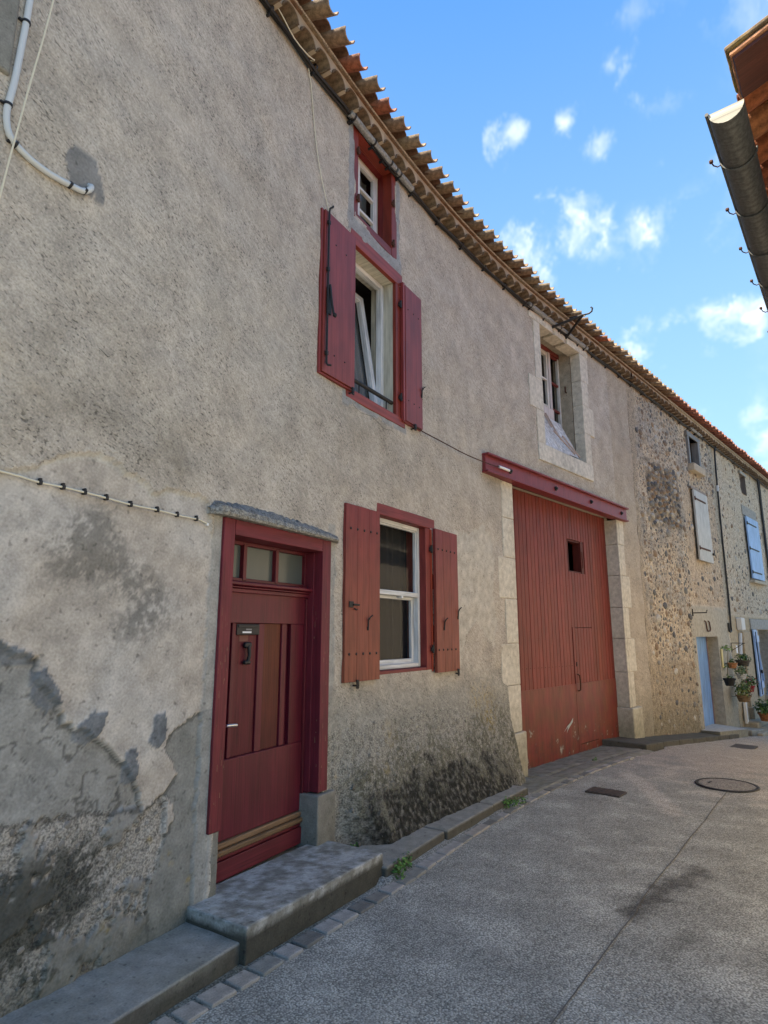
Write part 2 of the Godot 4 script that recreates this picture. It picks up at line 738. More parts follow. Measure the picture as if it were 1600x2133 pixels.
func wall_part(par: Node3D, called: String, mesh: ArrayMesh, mats: Array) -> MeshInstance3D:
	var o := mesh_part(par, called, mesh, null, Transform3D.IDENTITY)
	for i in mesh.get_surface_count():
		o.set_surface_override_material(i, mats[mini(i, mats.size() - 1)])
	return o


func poly(a: Array) -> PackedVector2Array:
	var p := PackedVector2Array()
	for i in range(0, a.size(), 2):
		p.append(Vector2(a[i], a[i + 1]))
	return p


func blobs(l: Array, u: float, y: float) -> float:
	var s := 0.0
	for b in l:
		var du: float = (u - b[0]) / b[2]
		var dy: float = (y - b[1]) / b[2]
		s += b[3] * exp(-du * du - dy * dy)
	return s


var smooth_top := poly([-9, 2.2, -2.1, 2.49, -1.92, 2.55, -1.81, 2.64, -1.63, 2.70, -1.49, 2.69, -1.32, 2.62, -1.21, 2.565, -1.09, 2.62, -1.0, 2.595, -0.88, 2.62, -0.78, 2.58, -0.71, 2.27, -0.64, 1.9, -0.64, -0.3, -9, -0.3])
var lower_old := poly([-9, 1.75, -1.99, 1.70, -1.92, 1.65, -1.81, 1.62, -1.80, 1.53, -1.69, 1.41, -1.63, 1.31, -1.55, 1.28, -1.41, 1.19, -1.27, 1.06, -1.18, 0.93, -1.12, 0.81, -1.2, 0.55, -1.35, -0.3, -9, -0.3])
var lower_crumb := poly([-9, 0.95, -1.9, 0.91, -1.67, 0.875, -1.5, 0.86, -1.34, 0.83, -1.1, 0.80, -0.98, 0.86, -0.95, 0.62, -1.05, 0.3, -1.0, -0.3, -9, -0.3])
var door_cement := poly([-0.60, 1.30, -0.75, 1.272, -0.95, 1.19, -1.0, 1.10, -0.895, 0.94, -0.975, 0.856, -0.9, 0.7, -1.05, 0.45, -1.02, -0.3, -0.60, -0.3])
var conduit_patch := poly([-1.955, 4.36, -1.90, 4.40, -1.80, 4.385, -1.745, 4.30, -1.71, 4.19, -1.72, 4.14, -1.78, 4.17, -1.86, 4.10, -1.93, 4.15, -1.965, 4.25])
var light_patch := poly([2.95, 2.93, 3.3, 2.93, 3.62, 3.08, 3.86, 3.04, 3.95, 2.7, 3.88, 2.3, 3.97, 1.9, 3.86, 1.55, 3.62, 1.72, 3.45, 1.9, 3.2, 1.75, 3.05, 1.35, 2.95, 1.3])
var slates := [poly([-2.1, 1.78, -1.92, 1.685, -1.83, 1.65, -1.82, 1.60, -1.95, 1.60, -2.1, 1.66]), poly([-1.83, 1.57, -1.76, 1.58, -1.68, 1.47, -1.66, 1.41, -1.72, 1.37, -1.80, 1.42]), poly([-1.56, 1.29, -1.49, 1.35, -1.40, 1.345, -1.43, 1.24, -1.50, 1.18, -1.58, 1.22]), poly([-1.27, 1.12, -1.20, 1.13, -1.17, 1.02, -1.20, 0.94, -1.27, 0.96]), poly([-1.1, 1.28, -1.02, 1.30, -1.0, 1.16, -1.05, 1.10, -1.12, 1.14])]
var old_stain := [[-1.54, 2.33, 0.16, 0.7], [-1.70, 2.2, 0.16, 0.7], [-1.52, 2.13, 0.17, 0.8], [-1.25, 2.02, 0.2, 0.7], [-1.33, 1.77, 0.14, 0.5], [-1.78, 2.02, 0.13, 0.4], [-1.1, 1.85, 0.2, 0.6], [-1.0, 2.3, 0.1, 0.25], [-1.15, 2.4, 0.1, 0.3], [-1.2, 1.5, 0.15, 0.25]]
var base_stain := [[-1.48, 0.60, 0.16, 0.95], [-1.55, 0.5, 0.16, 0.9], [-1.80, 0.50, 0.22, 0.9], [-1.77, 0.35, 0.2, 0.9], [-1.24, 0.54, 0.12, 0.5], [-1.55, 0.2, 0.1, 0.5], [-1.42, 0.17, 0.05, 0.9], [-1.65, 0.13, 0.07, 0.8], [-2.1, 0.5, 0.3, 0.8], [-1.3, 0.25, 0.1, 0.5]]
var upper_stain := [[-1.9, 2.95, 0.3, 0.5], [-1.5, 2.95, 0.25, 0.55], [-1.15, 2.85, 0.22, 0.65], [-0.9, 2.85, 0.2, 0.4], [-1.8, 3.4, 0.3, 0.3], [1.0, 3.6, 0.4, 0.35], [1.5, 3.5, 0.5, 0.35], [2.4, 3.4, 0.4, 0.25], [4.1, 3.4, 0.3, 0.55], [4.0, 3.75, 0.25, 0.6], [5.6, 4.2, 0.4, 0.25], [6.8, 4.15, 0.4, 0.25], [0.3, 3.2, 0.5, 0.2], [-0.4, 5.2, 0.4, 0.12]]
var lichen := [[-1.05, 0.62, 0.02, 1.0], [-0.93, 0.50, 0.03, 1.0], [-0.90, 0.46, 0.025, 1.0], [-1.3, 0.28, 0.03, 0.8], [-1.22, 0.55, 0.02, 1.0], [-0.76, 0.33, 0.02, 1.0], [3.3, 1.0, 0.16, 0.55], [3.6, 0.95, 0.2, 0.6], [3.5, 0.75, 0.12, 0.5], [1.5, 0.85, 0.12, 0.4], [1.3, 0.6, 0.05, 0.6], [0.73, 0.62, 0.02, 0.9]]


func grit(u: float, y: float) -> float:
	var h := sin(u * 1271.7 + y * 3117.3) * 43758.5453
	return (h - floor(h)) * 2.0 - 1.0


func wall_a(u: float, y: float) -> void:
	var n4 := grit(u, y)
	var n1 := nA.get_noise_2d(u * 6.0, y * 6.0)
	var n2 := nB.get_noise_2d(u * 22.0, y * 22.0)
	var n3 := nC.get_noise_2d(u * 1.3, y * 1.3)
	var wu := u + n2 * 0.018 + n1 * 0.03
	var wy := y + nB.get_noise_2d(u * 22.0 + 70.0, y * 22.0) * 0.018 + n1 * 0.02
	var q := Vector2(wu, wy)
	wr = 0
	wo = 0.012 + n3 * 0.012 + n1 * 0.005
	var c := Vector3(0.515, 0.463, 0.395)
	c = c.lerp(Vector3(0.455, 0.40, 0.325), clampf(n3 * 0.7 + n1 * 0.4, 0.0, 0.5))
	c *= 1.0 + 0.10 * nC.get_noise_2d(u * 3.1 + 40.0, y * 2.2) + 0.06 * n1 + 0.05 * n2 + 0.04 * n4
	c *= 1.0 + 0.07 * nA.get_noise_2d(u * 7.0 + 30.0, y * 0.5)
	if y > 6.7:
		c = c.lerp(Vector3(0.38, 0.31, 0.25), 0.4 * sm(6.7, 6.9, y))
	var st := blobs(upper_stain, wu, wy)
	c = c.lerp(c * Vector3(0.60, 0.60, 0.58), clampf(st * (0.7 + n1), 0.0, 0.9))
	if u < -0.5 and y < 2.9:
		if Geometry2D.is_point_in_polygon(q, smooth_top):
			wr = 1
			wo = n3 * 0.012 + n1 * 0.003
			c = Vector3(0.52, 0.465, 0.40) * (1.0 + 0.16 * n1 + 0.16 * n3 + 0.06 * n2)
			c = c.lerp(Vector3(0.50, 0.485, 0.46), clampf(n3 + 0.2, 0.0, 0.5))
			if not Geometry2D.is_point_in_polygon(q + Vector2(0.012, 0.035), smooth_top):
				c = Vector3(0.52, 0.485, 0.42)
			c *= 1.0 + 0.05 * n4
			var os := blobs(old_stain, wu, wy)
			os = clampf(os, 0.0, 0.85) * sm(-0.25, 0.45, os * 0.9 - 0.45 + 0.9 * n1 + 1.0 * n2 + 0.28 * n4)
			c = c.lerp(Vector3(0.155, 0.148, 0.132), clampf(os * 0.85, 0.0, 0.78))
			if Geometry2D.is_point_in_polygon(q, lower_old):
				wo -= 0.022
				c = Vector3(0.315, 0.308, 0.285) * (1.0 + 0.22 * n1 + 0.18 * n2 + 0.06 * n4)
				var cr := absf(nA.get_noise_2d(u * 3.0 + 9.0, y * 3.0 + 31.0))
				if cr < 0.02:
					c *= 0.5
					wo -= 0.003
				if not Geometry2D.is_point_in_polygon(q + Vector2(0.012, 0.018), lower_old):
					c *= 0.55
			if Geometry2D.is_point_in_polygon(q, door_cement):
				wo -= 0.010
				c = Vector3(0.27, 0.268, 0.245) * (1.0 + 0.18 * n1 + 0.1 * n2)
				if not Geometry2D.is_point_in_polygon(q + Vector2(-0.015, 0.015), door_cement):
					c *= 0.6
			if Geometry2D.is_point_in_polygon(q, lower_crumb):
				wr = 2
				wo = -0.022 + n1 * 0.012 + n2 * 0.006
				c = Vector3(0.39, 0.365, 0.325) * (1.0 + 0.25 * n1 + 0.25 * n2 + 0.12 * n4)
				var cp := nA.get_noise_2d(u * 2.2 + 17.0, y * 2.6 + 3.0) + 0.25 * n2
				if cp > 0.14:
					wr = 1
					wo += 0.014
					c = Vector3(0.29, 0.28, 0.255) * (1.0 + 0.18 * n1 + 0.15 * n2 + 0.06 * n4)
				elif cp > 0.115:
					c *= 0.5
				if not Geometry2D.is_point_in_polygon(q + Vector2(0.0, 0.022), lower_crumb):
					c *= 0.5
			for s in slates:
				if Geometry2D.is_point_in_polygon(Vector2(u + n2 * 0.012 + n1 * 0.015, y + n2 * 0.010 - n1 * 0.01), s):
					wo += 0.006
					c = Vector3(0.185, 0.197, 0.21) * (1.0 + 0.4 * n2 + 0.3 * n1 + 0.1 * n4)
			if y < 1.0:
				var bs := blobs(base_stain, wu, wy)
				bs = clampf(bs * 1.2, 0.0, 1.1) * sm(-0.15, 0.3, bs * 0.55 - 0.42 + 1.3 * n1 + 1.2 * n2 + 0.3 * n4 + 0.8 * nA.get_noise_2d(u * 2.6, y * 2.6 + 4.0))
				bs += sm(0.35, 0.0, y + n1 * 0.2) * 0.45
				c = c.lerp(Vector3(0.065, 0.066, 0.055), clampf(bs * 0.9, 0.0, 0.9))
				c = c.lerp(Vector3(0.14, 0.145, 0.10), 0.4 * sm(0.5, 0.0, y))
	if u > -0.78 and u < 0.78 and y < 2.66:
		if (u > 0.58 and u < 0.685 + n1 * 0.03) or (u < -0.62 and u > -0.735 + n1 * 0.03 and y < 2.56):
			if wr == 0:
				wr = 1
			c = c.lerp(Vector3(0.355, 0.355, 0.335), 0.75)
			wo = 0.006 + n1 * 0.003
	if y > 4.0 and y < 4.5 and u < -1.6 and Geometry2D.is_point_in_polygon(Vector2(u + n2 * 0.006, y + n1 * 0.008), conduit_patch):
		wr = 1
		wo += 0.004
		c = Vector3(0.245, 0.24, 0.235)
	# old patches round the windows
	if u > 0.7 and u < 4.3 and y < 3.2:
		if u > 2.9 and Geometry2D.is_point_in_polygon(Vector2(wu + n1 * 0.05, wy + n1 * 0.05), light_patch):
			wr = 1
			wo -= 0.004
			c = Vector3(0.54, 0.50, 0.43) * (1.0 + 0.15 * n1 + 0.12 * n2)
			if not Geometry2D.is_point_in_polygon(Vector2(wu - 0.02 + n1 * 0.05, wy + 0.03 + n1 * 0.05), light_patch):
				c = Vector3(0.53, 0.50, 0.44)
	if u > 0.58 and u < 4.5 and y < 1.7:
		var low := sm(1.55, 0.95, y + n1 * 0.25)
		c = c.lerp(Vector3(0.35, 0.335, 0.29) * (1.0 + 0.2 * n1 + 0.25 * n2 + 0.12 * n4), low)
		var ms := sm(1.15, 0.55, y + n3 * 0.2)
		ms *= sm(-0.15, 0.4, ms * 0.55 - 0.35 + 0.9 * n1 + 1.2 * n2 + 0.35 * n4)
		ms *= sm(0.62, 0.95, u)
		c = c.lerp(Vector3(0.105, 0.102, 0.068), clampf(ms * 0.85, 0.0, 0.85))
		var blk := sm(0.10, -0.06, y - 0.45 + n1 * 0.5 + n2 * 0.25 + 0.05 * n4 + 0.10 * absf(u - 1.9)) * sm(0.7, 1.0, u) * sm(4.1, 3.3, u)
		c = c.lerp(Vector3(0.016, 0.016, 0.012), clampf(blk * (0.9 + n2), 0.0, 0.96))
		if y < 0.95 + n1 * 0.3:
			wr = 2
	# the thickened foot of the wall
	if u > 0.66 and u < 4.2:
		var bt := clampf(1.0 - y / 1.25, 0.0, 1.2)
		wo += 0.34 * pow(bt, 1.8) * 1.38 * lerpf(1.0, 0.42, sm(3.2, 4.15, u)) * sm(0.66, 1.05, u) * (0.88 + 0.25 * sm(1.0, 3.5, u)) * (1.0 - sm(4.14, 4.2, u)) + bt * n1 * 0.025 + n2 * 0.008 * bt
	if y < 1.3:
		var li := blobs(lichen, u, y)
		if li > 0.1:
			c = c.lerp(Vector3(0.42, 0.29, 0.05), clampf(li * (0.25 + 1.3 * n2 + 0.6 * n1), 0.0, 0.7))
	# right of the barn door
	if u > 8.3:
		c = c.lerp(Vector3(0.43, 0.36, 0.27), 0.5)
		c = c.lerp(Vector3(0.22, 0.20, 0.14), sm(1.0, 0.0, y + n1 * 0.4) * 0.7)
	# cement margins of upper windows
	if y > 3.7 and y < 7.0 and u > 0.7 and u < 2.0:
		var m := (u > 0.80 + n2 * 0.012 and u < 0.9 and y > 5.7) or (u > 0.82 and u < 1.84 and y > 5.64 and y < 5.83 + n2 * 0.01) or (u > 1.72 and u < 1.80 + n1 * 0.02 and y > 5.6) or (y < 3.91 and y > 3.83 + n1 * 0.05 and u > 0.78 and u < 1.92) or (u > 0.74 + n2 * 0.02 and u < 0.86 and y > 3.8 and y < 4.02)
		if m:
			wr = 1
			wo += 0.004
			c = Vector3(0.33, 0.335, 0.335) * (1.0 + 0.15 * n1 + 0.1 * n2)
	wc = Color(maxf(c.x, 0.01), maxf(c.y, 0.01), maxf(c.z, 0.01))


var door_gable := poly([12.0, 2.37, 15.05, 2.34, 15.1, -2, 13.6, -2, 12.0, -2])


func wall_b(u: float, y: float) -> void:
	var n4 := grit(u, y)
	var n1 := nA.get_noise_2d(u * 6.0, y * 6.0)
	var n2 := nB.get_noise_2d(u * 22.0, y * 22.0)
	var n3 := nC.get_noise_2d(u * 1.1 + 50.0, y * 1.1)
	wr = 0
	wo = n3 * 0.02 + n1 * 0.02
	var c := Vector3(0.63, 0.525, 0.39)
	c = c.lerp(Vector3(0.42, 0.385, 0.33), clampf(0.3 + n3 * 1.2, 0.0, 1.0))
	c *= 1.0 + 0.22 * n1 + 0.16 * n2 + 0.14 * n4
	var edge := 9.42 + 0.25 * nA.get_noise_1d(y * 4.0) + clampf((y - 4.4) * 0.12, 0.0, 0.4)
	if u < edge + 0.1 * n2:
		c = Vector3(0.42, 0.355, 0.27)
		wo = 0.012
	elif u < 12.4:
		c *= 0.92
		if y > 5.9:
			c = c.lerp(Vector3(0.45, 0.40, 0.33), 0.5)
	if u > 10.0 and u < 12.1 and y < 5.45 and y > 3.9 + (u - 10.2) * 0.1:
		c = c.lerp(Vector3(0.20, 0.165, 0.125), clampf(0.55 + 1.6 * n1 + 0.8 * nA.get_noise_2d(u * 1.5, y * 1.5), 0.0, 0.9))
	if u > 12.4 and y < 5.6 and y > 2.3 and u < 15.2:
		c = c.lerp(Vector3(0.52, 0.415, 0.30), 0.6)
	if u < 12.3 and y < 1.5:
		c = c.lerp(Vector3(0.40, 0.33, 0.24) * (1.0 + 0.3 * n1), sm(1.5, 0.9, y))
	if y < 1.2 + road_y(u):
		c = c.lerp(Vector3(0.20, 0.18, 0.12), sm(1.1, 0.0, y - road_y(u) + n1 * 0.4) * 0.7)
	if u > 12.0 and Geometry2D.is_point_in_polygon(Vector2(u + n2 * 0.05, y + n2 * 0.05), door_gable):
		wr = 1
		wo = 0.02
		c = Vector3(0.42, 0.39, 0.32) * (1.0 + 0.1 * n1)
		if y < 0.4:
			c = c.lerp(Vector3(0.28, 0.25, 0.19), 0.5)
	if u > 15.2:
		c = c.lerp(Vector3(0.64, 0.55, 0.42), clampf(0.5 + n3, 0.0, 1.0))
		if y < 2.2:
			c = Vector3(0.47, 0.385, 0.26) * (1.0 + 0.1 * n1)
			wr = 1
	if absf(u - 15.15) < 0.2 and y > 2.2:
		c = Vector3(0.46, 0.42, 0.34)
		wo += 0.012
	wc = Color(maxf(c.x, 0.01), maxf(c.y, 0.01), maxf(c.z, 0.01))


# ---------------------------------------------------------------- shape helpers
# rounded, slightly irregular block; shade(p) gives the colour at a point in its own axes
func rbox(lo: Vector3, hi: Vector3, r: float, step: float, amp: float, shade: Callable, m := MB.new()) -> MB:
	r = minf(r, 0.48 * minf(hi.x - lo.x, minf(hi.y - lo.y, hi.z - lo.z)))
	var sh := rng.randf() * 50.0
	for k in 3:
		var i := (k + 1) % 3
		var j := (k + 2) % 3
		var ti := [0.0, 0.35 * r, r]
		var tj := [0.0, 0.35 * r, r]
		for w in [[i, ti], [j, tj]]:
			var ln: float = hi[w[0]] - lo[w[0]]
			var cnt := maxi(1, int(round((ln - 2.0 * r) / step)))
			for q in range(1, cnt):
				w[1].append(r + (ln - 2.0 * r) * q / cnt)
			w[1].append(ln - r)
			w[1].append(ln - 0.35 * r)
			w[1].append(ln)
		for sg in [-1.0, 1.0]:
			var pts := []
			for a in ti.size():
				var row := []
				for b in tj.size():
					var p := Vector3.ZERO
					p[k] = hi[k] if sg > 0 else lo[k]
					p[i] = lo[i] + ti[a]
					p[j] = lo[j] + tj[b]
					var inn := Vector3(clampf(p.x, lo.x + r, hi.x - r), clampf(p.y, lo.y + r, hi.y - r), clampf(p.z, lo.z + r, hi.z - r))
					var d := (p - inn).normalized()
					var s := inn + d * r
					var q := s * 9.0 + Vector3(sh, sh, 0)
					s += d * (nA.get_noise_3dv(q * 0.8) * 0.7 + nB.get_noise_3dv(q * 2.5) * 0.3) * amp
					var f := Vector2(p[i], p[j])
					row.append([s, d, Vector2(p.x + p.z, p.y) if k != 1 else Vector2(p.x, p.z), shade.call(s)])
				pts.append(row)
			for a in ti.size() - 1:
				for b in tj.size() - 1:
					var q4 := [pts[a][b], pts[a + 1][b], pts[a + 1][b + 1], pts[a][b + 1]]
					for tr in [[0, 1, 2], [0, 2, 3]]:
						var A: Array = q4[tr[0]]
						var B: Array = q4[tr[1]]
						var C: Array = q4[tr[2]]
						if ((B[0] as Vector3) - A[0]).cross((C[0] as Vector3) - A[0]).dot((A[1] as Vector3) + B[1] + C[1]) > 0.0:
							var t := B
							B = C
							C = t
						for w in [A, B, C]:
							m.col = w[3]
							m.put(w[0], w[1], w[2])
	return m


# a profile of (out, height) points swept along the house fronts
func sweep(prof: Array, u0: float, u1: float, du: float, col: Color, closed := true, m := MB.new()) -> MB:
	m.col = col
	var cnt := maxi(1, int(ceil((u1 - u0) / du)))
	var area := 0.0
	for k in prof.size():
		var a: Vector2 = prof[k]
		var b: Vector2 = prof[(k + 1) % prof.size()]
		area += a.x * b.y - b.x * a.y
	var sg := signf(area)
	for i in cnt:
		var ua := u0 + (u1 - u0) * i / cnt
		var ub := u0 + (u1 - u0) * (i + 1) / cnt
		for k in prof.size() - (0 if closed else 1):
			var a: Vector2 = prof[k]
			var b: Vector2 = prof[(k + 1) % prof.size()]
			var e := (b - a).normalized()
			var nn := Vector2(e.y, -e.x) * sg
			var na := N(ua) * nn.x + UPV * nn.y
			var nb := N(ub) * nn.x + UPV * nn.y
			var A := P(ua, a.y, a.x)
			var B := P(ub, a.y, a.x)
			var C := P(ub, b.y, b.x)
			var D := P(ua, b.y, b.x)
			var l := (b - a).length()
			var t0 := Vector2(ua, a.y + a.x)
			var t1 := Vector2(ub, a.y + a.x)
			m.t3(A, B, C, na, nb, nb, t0, t1, t1 + Vector2(0, l))
			m.t3(A, C, D, na, nb, na, t0, t1 + Vector2(0, l), t0 + Vector2(0, l))
	if closed:
		var pv := PackedVector2Array(prof)
		var ids := Geometry2D.triangulate_polygon(pv)
		for e in [[u0, -1.0], [u1, 1.0]]:
			var f := F(e[0], 0, 0)
			for k in range(0, ids.size(), 3):
				var a := pv[ids[k]]
				var b := pv[ids[k + 1]]
				var d := pv[ids[k + 2]]
				m.tri(P(e[0], a.y, a.x), P(e[0], b.y, b.x), P(e[0], d.y, d.x), f.basis.x * e[1])
	return m


func reveal(par: Node3D, fr: Transform3D, x0: float, x1: float, y0: float, y1: float, z1: float, z0: float, col: Color, mt: Material) -> void:
	var m := MB.new()
	m.col = col
	m.quad(V(x0, y0, z0), V(x0, y1, z0), V(x0, y1, z1), V(x0, y0, z1), V(1, 0, 0))
	m.quad(V(x1, y0, z0), V(x1, y1, z0), V(x1, y1, z1), V(x1, y0, z1), V(-1, 0, 0))
	m.quad(V(x0, y0, z0), V(x1, y0, z0), V(x1, y0, z1), V(x0, y0, z1), V(0, 1, 0))
	m.quad(V(x0, y1, z0), V(x1, y1, z0), V(x1, y1, z1), V(x0, y1, z1), V(0, -1, 0))
	part(par, "reveal", m, mt, fr)


# a dark room behind an opening
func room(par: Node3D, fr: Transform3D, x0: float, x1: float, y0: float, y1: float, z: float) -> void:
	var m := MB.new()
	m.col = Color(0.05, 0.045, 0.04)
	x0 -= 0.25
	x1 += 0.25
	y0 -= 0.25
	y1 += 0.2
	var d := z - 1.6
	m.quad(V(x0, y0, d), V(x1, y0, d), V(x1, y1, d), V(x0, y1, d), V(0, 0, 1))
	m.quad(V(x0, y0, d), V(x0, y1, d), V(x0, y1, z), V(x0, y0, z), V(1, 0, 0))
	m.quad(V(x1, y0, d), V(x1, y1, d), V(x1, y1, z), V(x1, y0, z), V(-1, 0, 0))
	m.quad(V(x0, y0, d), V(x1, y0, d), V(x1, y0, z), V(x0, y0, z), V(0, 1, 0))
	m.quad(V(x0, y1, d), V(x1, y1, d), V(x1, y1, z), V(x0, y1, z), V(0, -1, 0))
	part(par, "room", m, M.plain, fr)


func pane(par: Node3D, fr: Transform3D, x0: float, x1: float, y0: float, y1: float, z: float) -> void:
	var m := MB.new()
	m.quad(V(x0, y0, z), V(x1, y0, z), V(x1, y1, z), V(x0, y1, z), V(0, 0, 1))
	part(par, "pane", m, M.glass, fr)


func frame4(x0: float, x1: float, y0: float, y1: float, z0: float, z1: float, w: float, col: Color, bev := 0.004) -> MB:
	var m := MB.new()
	m.col = col
	m.uvo = Vector2(rng.randf(), rng.randf())
	m.box(V(x0, y0, z0), V(x0 + w, y1, z1), bev)
	m.box(V(x1 - w, y0, z0), V(x1, y1, z1), bev)
	m.turn = true
	m.box(V(x0 + w, y0, z0), V(x1 - w, y0 + w, z1 - 0.001), bev)
	m.box(V(x0 + w, y1 - w, z0), V(x1 - w, y1, z1 - 0.001), bev)
	m.turn = false
	return m


func curtain(par: Node3D, fr: Transform3D, x0: float, x1: float, y0: float, y1: float, z: float, mt: Material, folds := 9.0) -> void:
	var m := MB.new()
	var cnt := 40
	for i in cnt:
		var xa := lerpf(x0, x1, float(i) / cnt)
		var xb := lerpf(x0, x1, float(i + 1) / cnt)
		var za := z + 0.018 * sin(i * folds / cnt * TAU)
		var zb := z + 0.018 * sin((i + 1) * folds / cnt * TAU)
		var nn := V(-(zb - za), 0, xb - xa).normalized()
		m.quad(V(xa, y0, za), V(xb, y0, zb), V(xb, y1, zb), V(xa, y1, za), nn)
	part(par, "curtain", m, mt, fr)


func nail(par: Node3D, fr: Transform3D, x: float, y: float, z: float, r := 0.008, mt: Material = null) -> void:
	if not T.has("nail"):
		T.nail = MB.new().lathe([V2(1, 0), V2(0.85, 0.35), V2(0.45, 0.6), V2(0, 0.68)], 8).mesh()
	var t := fr * Transform3D(Basis(Vector3(1, 0, 0), PI / 2) * Basis.from_scale(V(r, r, r)), V(x, y, z))
	mesh_part(par, "nail", T.nail, mt if mt else M.iron, t)


const RED_TOP := Color(0.205, 0.034, 0.033)
const RED_LOW := Color(0.255, 0.074, 0.043)
const RED_DOOR := Color(0.118, 0.0125, 0.0235)
const RED_FRAME := Color(0.150, 0.020, 0.029)
const RED_BRIGHT := Color(0.235, 0.040, 0.027)


func shutter(par: Node3D, fr: Transform3D, x0: float, x1: float, y0: float, y1: float, z0: float, th: float, top: Color, low: Color, boards: int, fade := 0.5, mt: Material = null) -> Node3D:
	var s := Node3D.new()
	s.name = "shutter"
	par.add_child(s, true)
	var w := (x1 - x0) / boards
	for k in boards:
		var m := MB.new()
		m.g0 = y0
		m.g1 = lerpf(y0, y1, fade)
		var j := 1.0 + rng.randf_range(-0.06, 0.06)
		m.col = low * j
		m.col2 = top * j
		m.uvo = Vector2(rng.randf() * 2.0, rng.randf())
		m.box(V(x0 + k * w + 0.0007, y0, z0), V(x0 + (k + 1) * w - 0.0007, y1 + rng.randf_range(-0.003, 0.0), z0 + th), 0.0025)
		part(s, "board", m, mt if mt else M.wood, fr)
	if mt == null:
		var ck := MB.new()
		ck.col = Color(0.05, 0.018, 0.012)
		for k in 16:
			var x := rng.randf_range(x0 + 0.02, x1 - 0.02)
			var a := y0 + rng.randf_range(0.0, 0.02) if k < 11 else rng.randf_range(y0, y1 - 0.3)
			var l := rng.randf_range(0.04, 0.22)
			var wd := rng.randf_range(0.0008, 0.002)
			var dx := rng.randf_range(-0.006, 0.006)
			ck.quad(V(x - wd, a, z0 + th + 0.0006), V(x + wd, a, z0 + th + 0.0006), V(x + dx + 0.0003, a + l, z0 + th + 0.0006), V(x + dx, a + l, z0 + th + 0.0006), V(0, 0, 1))
		part(s, "cracks", ck, M.plain, fr).set_meta("kind", "stuff")
	return s


func hinge(par: Node3D, fr: Transform3D, x: float, y: float, z: float, mt: Material) -> void:
	var m := MB.new()
	m.box(V(x - 0.03, y - 0.022, z - 0.012), V(x + 0.025, y + 0.022, z + 0.012), 0.004)
	m.tube([V(x - 0.01, y - 0.04, z + 0.012), V(x - 0.01, y + 0.045, z + 0.012)], 0.012, 8)
	part(par, "hinge", m, mt, fr)


# ---------------------------------------------------------------- roofs
func tile_set(key: String, cols: Array) -> void:
	var l := []
	for c in cols:
		var a := MB.new()
		a.col = c
		a.col2 = (c as Color).lerp(Color(0.32, 0.28, 0.22), 0.35)
		a.g0 = -0.09
		a.g1 = 0.0
		a.half_tile(0.086, 0.074, 0.014, 0.5, true)
		var b := MB.new()
		b.col = (c as Color).lerp(Color(0.16, 0.06, 0.04), 0.7)
		b.half_tile(0.098, 0.084, 0.014, 0.5, false)
		var d := MB.new()
		d.col = (c as Color).lerp(Color(0.16, 0.12, 0.08), 0.75)
		d.half_tile(0.108, 0.1, 0.013, 0.22, false)
		l.append([a.mesh(), b.mesh(), d.mesh()])
	T[key] = l


